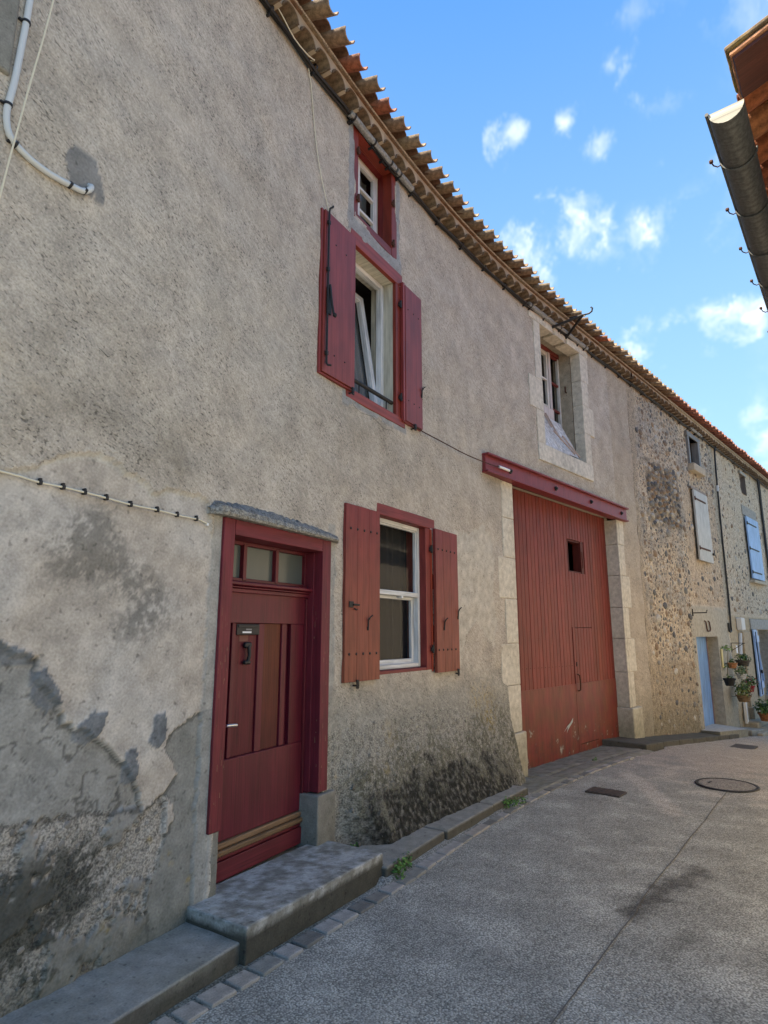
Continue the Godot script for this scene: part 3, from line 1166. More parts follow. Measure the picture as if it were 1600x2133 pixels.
func roof(par: Node3D, u0: float, u1: float, key: String, sp: float, red_start: float) -> void:
	var pitch := Basis(Vector3(1, 0, 0), deg_to_rad(16.5))
	# the corbel of hollow tiles under the eave
	var mort := MB.new()
	var mc := Color(0.36, 0.30, 0.23)
	var g := 0.24
	var i := 0
	var u := u0 + 0.12
	while u < u1 - 0.1:
		var t: Array = T["brown"][rng.randi() % 4]
		if u > -1.6 and u < 22.0:
			var f := F(u + rng.randf_range(-0.008, 0.008), 6.876 + rng.randf_range(-0.006, 0.006), 0.165 + rng.randf_range(-0.012, 0.012))
			mesh_part(par, "corbel_tile", t[2], M.clay, f)
		mort.col = mc * (1.0 + rng.randf_range(-0.2, 0.15))
		var n := 8
		var o := 0.148
		for k in n:
			var a := PI - PI * k / n
			var b := PI - PI * (k + 1) / n
			var xa := cos(a) * 0.106
			var xb := cos(b) * 0.106
			mort.quad(P(u + xa, 6.876 + sin(a) * 0.092, o), P(u + xb, 6.876 + sin(b) * 0.092, o), P(u + xb, 7.006, o + 0.012), P(u + xa, 7.006, o + 0.012), N(u))
		mort.quad(P(u + 0.106, 6.876, o), P(u + g - 0.106, 6.876, o), P(u + g - 0.106, 7.006, o + 0.012), P(u + 0.106, 7.006, o + 0.012), N(u))
		mort.quad(P(u + 0.1, 6.872, o), P(u + g - 0.1, 6.872, o), P(u + g - 0.1, 6.872, 0.0), P(u + 0.1, 6.872, 0.0), Vector3(0, -1, 0))
		u += g
	part(par, "eave_mortar", mort, M.plain)
	# thin flat tiles on it
	u = u0
	while u < u1:
		var c := Color(0.20, 0.105, 0.06).lerp(Color(0.27, 0.21, 0.145), rng.randf())
		if u > 11.35:
			c = Color(0.48, 0.42, 0.33)
		var e := minf(u + 0.30, u1)
		part(par, "flat_tile", sweep([V2(-0.02, 7.004), V2(0.185 + rng.randf() * 0.012, 7.004), V2(0.187, 7.024), V2(-0.02, 7.024)], u + 0.002, e, 0.4, c), M.clay)
		u = e
	part(par, "eave_bed", sweep([V2(-0.1, 7.026), V2(0.155, 7.026), V2(0.182, 7.06), V2(0.12, 7.10), V2(-0.1, 7.1)], u0, u1, 0.3, Color(0.47, 0.40, 0.32)), M.crumb)
	part(par, "roof_deck", sweep([V2(0.02, 7.09), V2(-5.0, 8.57), V2(-10.0, 7.12), V2(-10.0, 7.0), V2(-5.0, 8.48), V2(0.0, 6.99)], u0, u1, 0.5, Color(0.3, 0.16, 0.1)), M.plain)
	# roof tiles: troughs that hang out, covers between them
	u = u0 + 0.1
	var rows := []
	while u < u1:
		var key2 := "red" if u > red_start else key
		var bits: Array = T[key2]
		var ti := rng.randi() % 4
		if key2 == "brown" and rng.randf() < 0.1:
			ti = 4
		var yaw := Basis(UPV, rng.randf_range(-0.035, 0.035))
		var f := F(u, 7.116 + rng.randf_range(-0.008, 0.008), 0.388 + rng.randf_range(-0.022, 0.022))
		f.basis = f.basis * yaw * pitch
		var f2 := F(u + sp * 0.5, 7.120 + rng.randf_range(-0.008, 0.008), 0.215 + rng.randf_range(-0.02, 0.02))
		f2.basis = f2.basis * Basis(UPV, rng.randf_range(-0.03, 0.03)) * pitch
		if u > -1.6 and u < 22.5:
			mesh_part(par, "roof_tile", bits[ti][0], M.clay, f)
			mesh_part(par, "roof_tile", bits[rng.randi() % 4][1], M.clay, f2)
		else:
			rows.append([f, bits[0][0]])
			rows.append([f2, bits[0][1]])
		for r in range(1, 11):
			rows.append([f.translated_local(V(0, 0.012, -0.42 * r)), bits[0][0]])
			rows.append([f2.translated_local(V(0, 0.012, -0.42 * r)), bits[0][1]])
		u += sp
	for w in 2:
		var mm := MultiMesh.new()
		mm.transform_format = MultiMesh.TRANSFORM_3D
		mm.mesh = T[key if red_start > u0 else "red"][0][w]
		var l := []
		for r in rows:
			if r[1] == T["brown"][0][w] or r[1] == T["red"][0][w]:
				l.append(r[0])
		mm.instance_count = l.size()
		var inv := world_of(par).affine_inverse()
		for k in l.size():
			mm.set_instance_transform(k, inv * l[k])
		var mi := MultiMeshInstance3D.new()
		mi.name = "upper_tiles"
		mi.multimesh = mm
		mi.material_override = M.clay
		mi.set_meta("kind", "stuff")
		par.add_child(mi, true)


func shell(par: Node3D, u0: float, u1: float, left: bool, right: bool) -> void:
	part(par, "back_wall", sweep([V2(-9.7, -2.5), V2(-9.7, 7.05), V2(-10.0, 7.05), V2(-10.0, -2.5)], u0, u1, 1.0, Color(0.4, 0.35, 0.28)), M.plain)
	for s in [[u0, left], [u1, right]]:
		if s[1]:
			var w: float = s[0]
			var d := 0.25 if w == u0 else -0.25
			part(par, "end_wall", sweep([V2(-0.05, -2.5), V2(-0.05, 7.0), V2(-5, 8.5), V2(-9.7, 7.05), V2(-9.7, -2.5)], minf(w, w + d), maxf(w, w + d), 0.5, Color(0.4, 0.35, 0.28)), M.plain)


# ---------------------------------------------------------------- the roughcast house
func house_a() -> Node3D:
	var h := thing("roughcast_house", "grey roughcast house with burgundy front door, red shutters and barn door", "house", Transform3D(Basis.IDENTITY, P(1.5, 0, 0)))
	var holes := [[-0.60, 0.56, -1.0, 2.47], [1.36, 2.40, 1.37, 2.95], [0.93, 1.80, 3.93, 5.62], [0.93, 1.70, 5.85, 6.88], [5.62, 7.09, 4.60, 6.70], [4.52, 8.19, -1.0, 3.84]]
	var cu := []
	var cy := []
	for q in holes:
		cu.append(q[0])
		cu.append(q[1])
		cy.append(q[2])
		cy.append(q[3])
	var us := grid_line(-5.0, 9.25, [[-5.0, -2.5, 0.08], [-2.5, 4.3, 0.012], [4.3, 9.3, 0.05]], cu)
	var ys := grid_line(-0.35, 7.04, [[-0.35, 1.4, 0.0125], [1.4, 2.75, 0.015], [2.75, 4.6, 0.035], [4.6, 7.1, 0.045]], cy)
	wall_part(h, "wall", wall_mesh(us, ys, holes, wall_a, 3, deg_to_rad(-17)), [M.rough, M.render, M.crumb])
	roof(h, -5.0, 9.25, "brown", 0.285, 99.0)
	shell(h, -5.0, 9.25, true, false)
	pebbles(h)
	var ck := MB.new()
	ck.col = Color(0.06, 0.055, 0.05)
	for l in [[0.85, 3.86, 1.05, 3.80, 1.25, 3.83, 1.45, 3.76, 1.62, 3.79, 1.80, 3.74], [-1.66, 3.30, -1.60, 3.27, -1.57, 3.29], [-1.50, 3.36, -1.48, 3.29], [0.70, 1.75, 0.74, 1.62, 0.73, 1.55], [0.64, 2.40, 0.68, 2.33, 0.67, 2.28, 0.72, 2.15], [-0.85, 3.05, -0.80, 3.03], [2.3, 3.3, 2.38, 3.1, 2.36, 2.95, 2.44, 2.92], [7.6, 4.9, 7.9, 4.6, 7.95, 4.2, 8.15, 4.1], [3.0, 5.9, 3.2, 5.5, 3.15, 5.1, 3.3, 4.8]]:
		var n2: int = l.size() / 2 - 1
		for k in n2:
			for t in 6:
				var q := []
				for e in 2:
					var s := (t + e) / 6.0
					var u := lerpf(l[k * 2], l[k * 2 + 2], s) + 0.012 * nB.get_noise_2d(l[0] * 9.0 + k + s, 4.0)
					var y := lerpf(l[k * 2 + 1], l[k * 2 + 3], s) + 0.016 * nB.get_noise_2d(7.0, l[1] * 9.0 + k + s)
					wall_a(u, y)
					var w2 := 0.0008 + 0.0018 * (1.0 - absf(2.0 * (k + s) / n2 - 1.0))
					q.append(P(u, y - w2, wo + 0.003))
					q.append(P(u + w2 * 0.5, y + w2, wo + 0.003))
				ck.quad(q[0], q[2], q[3], q[1], N(l[0]))
	part(h, "hairline_cracks", ck, M.plain).set_meta("kind", "stuff")
	front_door(h)
	lower_window(h)
	upper_window(h)
	attic_window(h)
	stone_window(h)
	barn(h)
	# dressed corner stones at the top left
	var fr := F(-2.62, 0, 0)
	var c := func(p: Vector3) -> Color: return Color(0.23, 0.225, 0.20) * (1.0 + 0.25 * nA.get_noise_3dv(p * 5.0))
	for q in [[4.49, 5.12, 0.33], [5.13, 5.8, 0.27], [5.81, 6.4, 0.33], [6.41, 6.98, 0.25]]:
		part(h, "corner_stone", rbox(V(-0.3, q[0], -0.05), V(q[2], q[1], 0.035), 0.02, 0.1, 0.006, c), M.stone, fr)
	return h


# grit and small stones that stand out of the worn foot of the wall
func pebbles(h: Node3D) -> void:
	var tr := []
	var tc := []
	var inv := world_of(h).affine_inverse()
	var k := 0
	while k < 1500:
		k += 1
		var u := rng.randf_range(-2.3, 4.1)
		var y := rng.randf_range(0.02, 0.98)
		if u > -1.0 and u < 0.8:
			continue
		wall_a(u, y)
		if wr != 2:
			continue
		var r := 0.005 + 0.014 * pow(rng.randf(), 4.0)
		var f := F(u, y, wo - r * 0.15)
		f.basis = f.basis * Basis(V(0, 0, 1), rng.randf() * TAU) * Basis.from_scale(V(r * rng.randf_range(1.0, 1.6), r, r * 0.6))
		tr.append(inv * f)
		var c := wc * rng.randf_range(0.6, 1.5)
		tc.append(c.lerp(Color(0.35, 0.33, 0.30), 0.25) if rng.randf() < 0.5 else c)
	var mm := MultiMesh.new()
	mm.transform_format = MultiMesh.TRANSFORM_3D
	mm.use_colors = true
	mm.mesh = stone_mesh(3)
	mm.instance_count = tr.size()
	for i in tr.size():
		mm.set_instance_transform(i, tr[i])
		mm.set_instance_color(i, tc[i])
	var mi := MultiMeshInstance3D.new()
	mi.name = "grit_stones"
	mi.multimesh = mm
	mi.material_override = M.clay
	mi.set_meta("kind", "stuff")
	h.add_child(mi, true)


func front_door(h: Node3D) -> void:
	var fr := F(0, 0, 0)
	room(h, fr, -0.54, 0.48, 0.2, 2.4, -0.30)
	reveal(h, fr, -0.60, 0.56, 0.15, 2.47, 0.01, -0.32, Color(0.3, 0.28, 0.25), M.plain)
	var fm := Node3D.new()
	fm.name = "door_frame"
	h.add_child(fm, true)
	var m := MB.new()
	m.col = RED_FRAME
	m.col2 = RED_FRAME * 1.12
	m.g0 = 0.5
	m.g1 = 2.5
	m.uvo = V2(0.3, 0.1)
	m.box(V(-0.648, 0.545, -0.20), V(-0.542, 2.515, 0.028), 0.006)
	m.box(V(-0.60, 0.2, -0.20), V(-0.545, 0.545, -0.06), 0.004)
	part(fm, "post", m, M.wood, fr)
	m = MB.new()
	m.col = RED_FRAME * 0.95
	m.uvo = V2(1.3, 0.7)
	m.box(V(0.482, 0.545, -0.22), V(0.604, 2.515, 0.026), 0.006)
	m.box(V(0.470, 0.545, -0.19), V(0.490, 2.40, -0.055), 0.004)
	m.box(V(0.478, 0.2, -0.2), V(0.50, 0.545, -0.08), 0.004)
	part(fm, "post", m, M.wood, fr)
	m = MB.new()
	m.col = RED_FRAME * 1.1
	m.turn = true
	m.box(V(-0.541, 2.405, -0.20), V(0.481, 2.513, 0.027), 0.006)
	part(fm, "head", m, M.wood, fr)
	# the leaf
	var d := Node3D.new()
	d.name = "door"
	h.add_child(d, true)
	var flat: Material = M.wood_flat
	m = bx(V(-0.54, 0.33, -0.185), V(0.475, 2.03, -0.158), 0.002, RED_DOOR * 0.85)
	part(d, "backing_panel", m, flat, fr)
	m = bx(V(-0.54, 1.818, -0.158), V(0.468, 2.035, -0.125), 0.003, RED_DOOR * 1.05)
	part(d, "top_rail", m, flat, fr)
	m = bx(V(-0.54, 0.415, -0.158), V(0.45, 0.918, -0.122), 0.006, RED_DOOR * 1.02)
	part(d, "kick_panel", m, flat, fr)
	part(d, "stile", bx(V(-0.54, 0.918, -0.158), V(-0.405, 1.818, -0.128), 0.004, RED_DOOR), flat, fr)
	part(d, "stile", bx(V(0.287, 0.918, -0.158), V(0.45, 1.818, -0.126), 0.004, RED_DOOR * 0.9), flat, fr)
	part(d, "bead", bx(V(0.45, 0.40, -0.16), V(0.468, 2.02, -0.105), 0.004, RED_FRAME * 0.9), flat, fr)
	for q in [[-0.357, -0.317], [-0.085, -0.018], [0.186, 0.245]]:
		part(d, "mullion", bx(V(q[0], 0.918, -0.158), V(q[1], 1.818, -0.134), 0.005, RED_DOOR * 1.05), flat, fr)
	m = MB.new()
	m.col = Color(0.10, 0.0115, 0.019)
	m.col2 = RED_DOOR
	m.g0 = 1.0
	m.g1 = 1.6
	m.box(V(-0.315, 0.919, -0.158), V(-0.087, 1.817, -0.150), 0.002)
	part(d, "panel", m, M.wood, fr)
	m = MB.new()
	m.col = Color(0.088, 0.014, 0.014)
	m.col2 = Color(0.13, 0.030, 0.014)
	m.g0 = 1.0
	m.g1 = 1.55
	m.uvo = V2(0.4, 0.3)
	m.box(V(-0.016, 0.919, -0.158), V(0.184, 1.817, -0.150), 0.002)
	part(d, "panel", m, M.wood, fr)
	# moulded transom bar
	m = MB.new()
	m.turn = true
	m.col = RED_DOOR * 1.15
	m.box(V(-0.54, 2.030, -0.185), V(0.484, 2.058, -0.098), 0.004)
	m.box(V(-0.54, 2.0585, -0.185), V(0.490, 2.075, -0.082), 0.007)
	m.box(V(-0.54, 2.0755, -0.185), V(0.498, 2.108, -0.060), 0.012)
	part(d, "transom_bar", m, flat, fr)
	m = frame4(-0.545, 0.485, 2.109, 2.404, -0.185, -0.135, 0.028, RED_DOOR)
	for x in [-0.262, 0.098]:
		m.box(V(x - 0.019, 2.12, -0.183), V(x + 0.019, 2.39, -0.13), 0.005)
	part(d, "transom_light", m, flat, fr)
	for q in [[-0.52, -0.28], [-0.244, 0.08], [0.116, 0.46]]:
		part(d, "pane", bx(V(q[0], 2.13, -0.172), V(q[1], 2.385, -0.167), 0.0), M.frosted, fr)
	# weather bar and riser
	m = MB.new()
	m.turn = true
	m.col = Color(0.23, 0.14, 0.075)
	m.box(V(-0.54, 0.372, -0.17), V(0.452, 0.413, -0.105), 0.01)
	m.col = Color(0.185, 0.11, 0.058)
	m.box(V(-0.542, 0.332, -0.17), V(0.455, 0.3715, -0.088), 0.012)
	part(d, "weather_bar", m, M.wood, fr)
	m = MB.new()
	m.turn = true
	m.col = RED_FRAME * 0.85
	m.box(V(-0.545, 0.185, -0.2), V(0.498, 0.302, -0.10), 0.004)
	m.box(V(-0.545, 0.3025, -0.2), V(0.492, 0.331, -0.112), 0.008)
	part(h, "riser_board", m, flat, fr)
	# letter box with its small labels
	m = bx(V(-0.322, 1.735, -0.158), V(-0.083, 1.812, -0.126), 0.004)
	part(d, "letter_box", m, M.black, fr)
	part(d, "letter_flap", bx(V(-0.312, 1.785, -0.126), V(-0.093, 1.805, -0.121), 0.002), M.black, fr)
	m = bx(V(-0.265, 1.748, -0.126), V(-0.172, 1.7595, -0.1245), 0.0005)
	part(d, "label", m, M.white, fr)
	m = MB.new()
	m.col = Color(0.32, 0.30, 0.29)
	for k in 7:
		m.box(V(-0.228 + k * 0.0085, 1.768, -0.126), V(-0.2225 + k * 0.0085, 1.779, -0.1252), 0.0)
	part(d, "label", m, M.plain, fr)
	part(d, "label", bx(V(-0.27, 1.69, -0.150), V(-0.18, 1.732, -0.1488), 0.0, Color(0.17, 0.075, 0.06)), M.plain, fr)
	# knocker
	m = MB.new()
	m.box(V(-0.235, 1.642, -0.15), V(-0.158, 1.684, -0.118), 0.012)
	m.tube([V(-0.197, 1.66, -0.125), V(-0.193, 1.63, -0.12), V(-0.189, 1.59, -0.12), V(-0.195, 1.565, -0.122), V(-0.20, 1.548, -0.125)], 0.0135, 8)
	m.box(V(-0.238, 1.528, -0.15), V(-0.168, 1.558, -0.112), 0.012)
	part(d, "knocker", m, M.black, fr)
	m = MB.new()
	m.tube([V(-0.43, 1.143, -0.128), V(-0.43, 1.143, -0.075), V(-0.425, 1.143, -0.068), V(-0.375, 1.141, -0.066), V(-0.345, 1.138, -0.068)], 0.011, 8)
	part(d, "handle", m, M.steel, fr)
	# chips of old pale paint
	var chips := MB.new()
	for k in 70:
		var x := 0.0
		var z := 0.0
		var w := rng.randf_range(0.0008, 0.0025)
		var l := rng.randf_range(0.008, 0.05)
		var y := rng.randf_range(0.6, 1.9)
		var wh := rng.randi() % 3
		if wh == 0:
			x = rng.randf_range(-0.645, -0.545)
			z = 0.0284
		elif wh == 1:
			x = rng.randf_range(0.485, 0.60)
			z = 0.0264
		chips.col = Color(0.36, 0.25, 0.15) * rng.randf_range(0.5, 1.0)
		if wh < 2:
			chips.quad(V(x, y, z), V(x + w, y, z), V(x + w * 0.6, y + l, z), V(x, y + l, z), V(0, 0, 1))
		else:
			z = rng.randf_range(-0.15, 0.01)
			chips.quad(V(0.4816, y, z), V(0.4816, y, z + w * 2), V(0.4816, y + l, z + w), V(0.4816, y + l, z), V(-1, 0, 0))
	var cp := part(fm, "paint_chips", chips, M.plain, fr)
	cp.set_meta("kind", "stuff")
	# drip stone above
	var hm := MB.new()
	var prev := []
	for i in 61:
		var x := lerpf(-0.785, 0.70, i / 60.0)
		var s := lerpf(2.512, 2.502, i / 60.0) + 0.006 * nA.get_noise_1d(x * 12.0)
		var t := lerpf(0.062, 0.032, i / 60.0)
		var bulge := sin(clampf((x + 0.785) / 1.485, 0, 1) * PI)
		var row := []
		for q in [V2(0.0, 0.004), V2(0.088, 0.0), V2(0.098, 0.35 * t), V2(0.09, t), V2(0.06, t + 0.016 + 0.015 * bulge), V2(0.025, t + 0.03 + 0.03 * bulge), V2(-0.01, t + 0.04 + 0.05 * bulge)]:
			var nn := nB.get_noise_2d(x * 30.0, q.y * 300.0)
			var ed := sm(0.0, 0.06, x + 0.785) * sm(0.0, 0.1, 0.70 - x)
			row.append(V(x, s + q.y * (0.5 + 0.5 * ed) + nn * (0.004 if q.y < 0.02 else 0.014), (q.x + nn * 0.014) * lerpf(0.35, 1.0, ed)))
		if i > 0:
			for k in 6:
				var a: Vector3 = prev[k]
				var b: Vector3 = row[k]
				var e: Vector3 = row[k + 1]
				var f: Vector3 = prev[k + 1]
				var up := (b - a).cross(f - a).normalized()
				if k == 0:
					up = V(0, -1, 0)
				elif up.z < 0 and up.y < 0.3:
					up = -up
				var gr := 0.5 + 0.5 * nB.get_noise_2d(x * 60.0, k * 40.0)
				hm.col = Color(0.31, 0.30, 0.27) if k < 3 else Color(0.13, 0.13, 0.13).lerp(Color(0.34, 0.33, 0.31), gr)
				hm.quad(a, b, e, f, up)
		prev = row
	part(h, "drip_stone", hm, M.crumb, fr)
	# plinth blocks that carry the frame
	var c := func(p: Vector3) -> Color:
		return Color(0.245, 0.235, 0.20).lerp(Color(0.10, 0.098, 0.075), clampf(0.5 - p.y * 1.1 + nA.get_noise_3dv(p * 8.0) * 0.6, 0.0, 0.8))
	part(h, "plinth_block", rbox(V(-0.612, -0.05, -0.30), V(-0.545, 0.553, 0.016), 0.012, 0.04, 0.008, c), M.cement, fr)
	part(h, "plinth_block", rbox(V(0.445, 0.0, -0.30), V(0.685, 0.535, 0.052), 0.012, 0.04, 0.008, c), M.cement, fr)


func lower_window(h: Node3D) -> void:
	var fr := F(1.9, 0, 0)
	var o := 1.9
	room(h, fr, 1.36 - o, 2.42 - o, 1.37, 2.95, -0.30)
	reveal(h, fr, 1.36 - o, 2.40 - o, 1.37, 2.95, 0.0, -0.32, Color(0.25, 0.07, 0.05), M.plain)
	var w := Node3D.new()
	w.name = "window"
	h.add_child(w, true)
	var m := MB.new()
	m.col = RED_TOP * 1.05
	m.box(V(2.30 - o, 1.36, -0.14), V(2.47 - o, 2.875, 0.015), 0.006)
	m.col = RED_BRIGHT * Color(1.1, 1.0, 0.8)
	m.box(V(2.395 - o, 1.35, 0.014), V(2.43 - o, 2.87, 0.024), 0.003)
	m.col = RED_TOP
	m.box(V(1.30 - o, 1.36, -0.14), V(1.405 - o, 2.875, 0.012), 0.006)
	m.turn = true
	m.box(V(1.345 - o, 2.8755, -0.14), V(2.50 - o, 2.99, 0.022), 0.008)
	m.col = RED_TOP * 0.9
	m.box(V(1.38 - o, 1.352, -0.14), V(2.30 - o, 1.402, 0.012), 0.008)
	part(w, "frame", m, M.wood, fr)
	var wc2 := Color(0.66, 0.68, 0.69)
	part(w, "casing", frame4(1.405 - o, 2.298 - o, 1.403, 2.874, -0.12, -0.062, 0.042, wc2), M.white_paint, fr)
	# upper sash in front, lower sash behind it
	m = frame4(1.44 - o, 2.262 - o, 2.125, 2.84, -0.115, -0.078, 0.022, wc2)
	m.turn = true
	m.box(V(1.44 - o, 2.118, -0.118), V(2.262 - o, 2.168, -0.062), 0.006)
	part(w, "sash", m, M.white_paint, fr)
	pane(w, fr, 1.46 - o, 2.243 - o, 2.165, 2.82, -0.098)
	m = frame4(1.44 - o, 2.262 - o, 1.44, 2.135, -0.155, -0.120, 0.048, wc2)
	part(w, "sash", m, M.white_paint, fr)
	pane(w, fr, 1.48 - o, 2.22 - o, 1.487, 2.09, -0.137)
	part(w, "sash_knob", MB.new().box(V(1.925 - o, 2.095, -0.118), V(1.965 - o, 2.122, -0.06), 0.008), M.white, fr)
	curtain(w, fr, 1.40 - o, 2.32 - o, 1.4, 2.9, -0.24, M.curtain, 11.0)
	# shutters folded back against the wall
	var tilt := fr * Transform3D(Basis(UPV, 0.0), Vector3.ZERO)
	var s := shutter(h, tilt, 0.803 - o, 1.338 - o, 1.338, 2.882, 0.03, 0.036, RED_TOP, RED_LOW, 3, 0.75)
	s.set_meta("label", "left red plank shutter, its foot worn to orange")
	for k in 5:
		nail(s, tilt, 0.875 - o + k * 0.103, 2.665 + (k - 2) * 0.002, 0.066, 0.013)
		nail(s, tilt, 0.868 - o + k * 0.103, 1.570, 0.066, 0.013)
	latch(s, tilt, 0.885 - o, 1.99, 0.066)
	hook(s, tilt, 1.15 - o, 1.86, 0.066)
	stay(s, tilt, 0.98 - o, 1.335, 0.05)
	s = shutter(h, tilt, 2.432 - o, 2.962 - o, 1.335, 2.882, 0.03, 0.036, RED_TOP, RED_LOW * 0.95, 3, 0.7)
	for k in 5:
		nail(s, tilt, 2.49 - o + k * 0.098, 2.657, 0.066, 0.013)
		nail(s, tilt, 2.475 - o + k * 0.098, 1.570, 0.066, 0.013)
	hook(s, tilt, 2.605 - o, 1.865, 0.066)
	hook(s, tilt, 2.945 - o, 1.99, 0.066)
	stay(s, tilt, 2.90 - o, 1.335, 0.05)
	for y in [2.645, 1.58]:
		hinge(s, fr, 2.40 - o, y, 0.03, M.iron)


func latch(par: Node3D, fr: Transform3D, x: float, y: float, z: float) -> void:
	var m := MB.new()
	m.box(V(x - 0.03, y - 0.025, z), V(x + 0.035, y + 0.028, z + 0.008), 0.003)
	m.box(V(x + 0.02, y - 0.008, z + 0.006), V(x + 0.11, y + 0.008, z + 0.02), 0.004)
	m.tube([V(x + 0.04, y - 0.03, z + 0.012), V(x + 0.06, y - 0.045, z + 0.014), V(x + 0.075, y - 0.04, z + 0.014)], 0.006, 6)
	part(par, "latch", m, M.iron, fr)


func hook(par: Node3D, fr: Transform3D, x: float, y: float, z: float) -> void:
	var m := MB.new()
	m.tube([V(x - 0.012, y - 0.085, z + 0.006), V(x - 0.008, y - 0.04, z + 0.008), V(x - 0.006, y, z + 0.01), V(x + 0.01, y + 0.03, z + 0.02), V(x + 0.022, y + 0.045, z + 0.035)], 0.0065, 6)
	m.tube([V(x - 0.03, y + 0.02, z + 0.03), V(x - 0.01, y - 0.005, z + 0.012)], 0.005, 6)
	m.box(V(x - 0.022, y - 0.09, z), V(x + 0.006, y - 0.055, z + 0.006), 0.002)
	part(par, "hook", m, M.iron, fr)


func stay(par: Node3D, fr: Transform3D, x: float, y: float, z: float) -> void:
	var m := MB.new()
	m.tube([V(x, y - 0.03, -0.03), V(x, y - 0.03, z + 0.04)], 0.008, 6)
	m.box(V(x - 0.018, y - 0.055, z + 0.02), V(x + 0.018, y + 0.02, z + 0.036), 0.006)
	part(par, "shutter_stay", m, M.iron, fr)


func upper_window(h: Node3D) -> void:
	var o := 1.35
	var fr := F(o, 0, 0)
	room(h, fr, 0.93 - o, 1.75 - o, 3.93, 5.6, -0.45)
	var cream := Color(0.56, 0.53, 0.44)
	reveal(h, fr, 0.953 - o, 1.712 - o, 3.988, 5.518, -0.02, -0.30, cream, M.white_paint)
	var w := Node3D.new()
	w.name = "window"
	h.add_child(w, true)
	var m := MB.new()
	m.col = RED_BRIGHT * 0.9
	m.box(V(1.715 - o, 3.985, -0.10), V(1.862 - o, 5.521, 0.018), 0.005)
	m.box(V(0.86 - o, 3.985, -0.10), V(0.95 - o, 5.521, 0.018), 0.005)
	m.turn = true
	m.col = RED_BRIGHT * 1.1
	m.box(V(0.86 - o, 5.522, -0.10), V(1.858 - o, 5.672, 0.02), 0.006)
	m.box(V(0.80 - o, 3.882, -0.12), V(1.882 - o, 3.984, 0.03), 0.006)
	part(w, "frame", m, M.wood_flat, fr)
	var wc2 := Color(0.70, 0.72, 0.74)
	part(w, "casing", frame4(0.956 - o, 1.709 - o, 3.991, 5.515, -0.20, -0.135, 0.055, wc2), M.white_paint, fr)
	# the sash tilted in at its head
	var tl := fr * Transform3D(Basis(Vector3(1, 0, 0), deg_to_rad(-9.0)), V(0, 4.06, -0.185))
	part(w, "sash", frame4(1.02 - o, 1.655 - o, -0.03, 1.37, -0.03, 0.03, 0.075, wc2), M.white_paint, tl)
	pane(w, tl, 1.09 - o, 1.585 - o, 0.04, 1.30, 0.0)
	curtain(w, tl, 1.05 - o, 1.63 - o, 0.0, 1.32, -0.07, M.curtain_grey, 5.0)
	# guard rail
	m = MB.new()
	m.tube([V(0.86 - o, 4.13, -0.035), V(1.40 - o, 4.13, -0.035), V(1.712 - o, 4.13, -0.035)], 0.021, 10)
	for x in [1.10, 1.60]:
		m.tube([V(x - o, 4.12, -0.035), V(x - o, 3.98, -0.035)], 0.007, 6)
	part(w, "guard_rail", m, M.iron, fr)
	# shutters
	var top := Color(0.235, 0.040, 0.036)
	var s := shutter(h, fr, 0.392 - o, 0.878 - o, 3.965, 5.545, 0.03, 0.036, top, top * Color(1.05, 1.2, 1.1), 1, 1.0, M.wood_flat)
	s.set_meta("label", "red shutter with a long iron bolt")
	part(s, "edge_strip", bx(V(0.362 - o, 3.952, 0.022), V(0.39 - o, 5.55, 0.05), 0.004, top), M.wood_flat, fr)
	part(s, "edge_strip", bx(V(0.362 - o, 3.945, 0.012), V(0.88 - o, 3.964, 0.05), 0.004, top), M.wood_flat, fr)
	m = MB.new()
	m.tube([V(0.462 - o, 5.60, 0.10), V(0.455 - o, 5.585, 0.10), V(0.435 - o, 5.565, 0.085), V(0.43 - o, 5.53, 0.082), V(0.43 - o, 4.05, 0.082), V(0.435 - o, 4.03, 0.09), V(0.47 - o, 4.035, 0.10)], 0.010, 8)
	for y in [5.42, 4.95, 4.14]:
		m.box(V(0.415 - o, y - 0.02, 0.066), V(0.445 - o, y + 0.02, 0.094), 0.004)
	m.box(V(0.425 - o, 4.52, 0.066), V(0.485 - o, 4.78, 0.088), 0.005)
	m.tube([V(0.45 - o, 4.80, 0.09), V(0.455 - o, 4.62, 0.11), V(0.47 - o, 4.52, 0.12)], 0.011, 8)
	m.box(V(0.46 - o, 4.49, 0.105), V(0.505 - o, 4.535, 0.14), 0.014)
	part(s, "bolt", m, M.iron, fr)
	for q in [[0.56, 5.27], [0.72, 5.26], [0.56, 4.17], [0.72, 4.17]]:
		nail(s, fr, q[0] - o, q[1], 0.066, 0.009)
	stay(s, fr, 0.84 - o, 3.95, 0.05)
	s = shutter(h, fr, 1.845 - o, 2.215 - o, 3.962, 5.548, 0.028, 0.036, top, top * Color(1.0, 1.1, 1.0), 1, 1.0, M.wood_flat)
	part(s, "edge_strip", bx(V(1.805 - o, 3.955, 0.02), V(1.8435 - o, 5.565, 0.058), 0.004, top * 1.1), M.wood_flat, fr)
	part(s, "edge_strip", bx(V(1.81 - o, 3.945, 0.012), V(2.21 - o, 3.961, 0.05), 0.004, top), M.wood_flat, fr)
	for k in 3:
		nail(s, fr, 1.90 - o + k * 0.12, 5.27, 0.064, 0.009)
		nail(s, fr, 1.90 - o + k * 0.12, 4.20, 0.064, 0.009)
	hook(s, fr, 2.20 - o, 4.42, 0.064)
	stay(s, fr, 2.02 - o, 3.95, 0.05)
	for y in [5.28, 4.2]:
		hinge(s, fr, 1.79 - o, y, 0.03, M.iron)


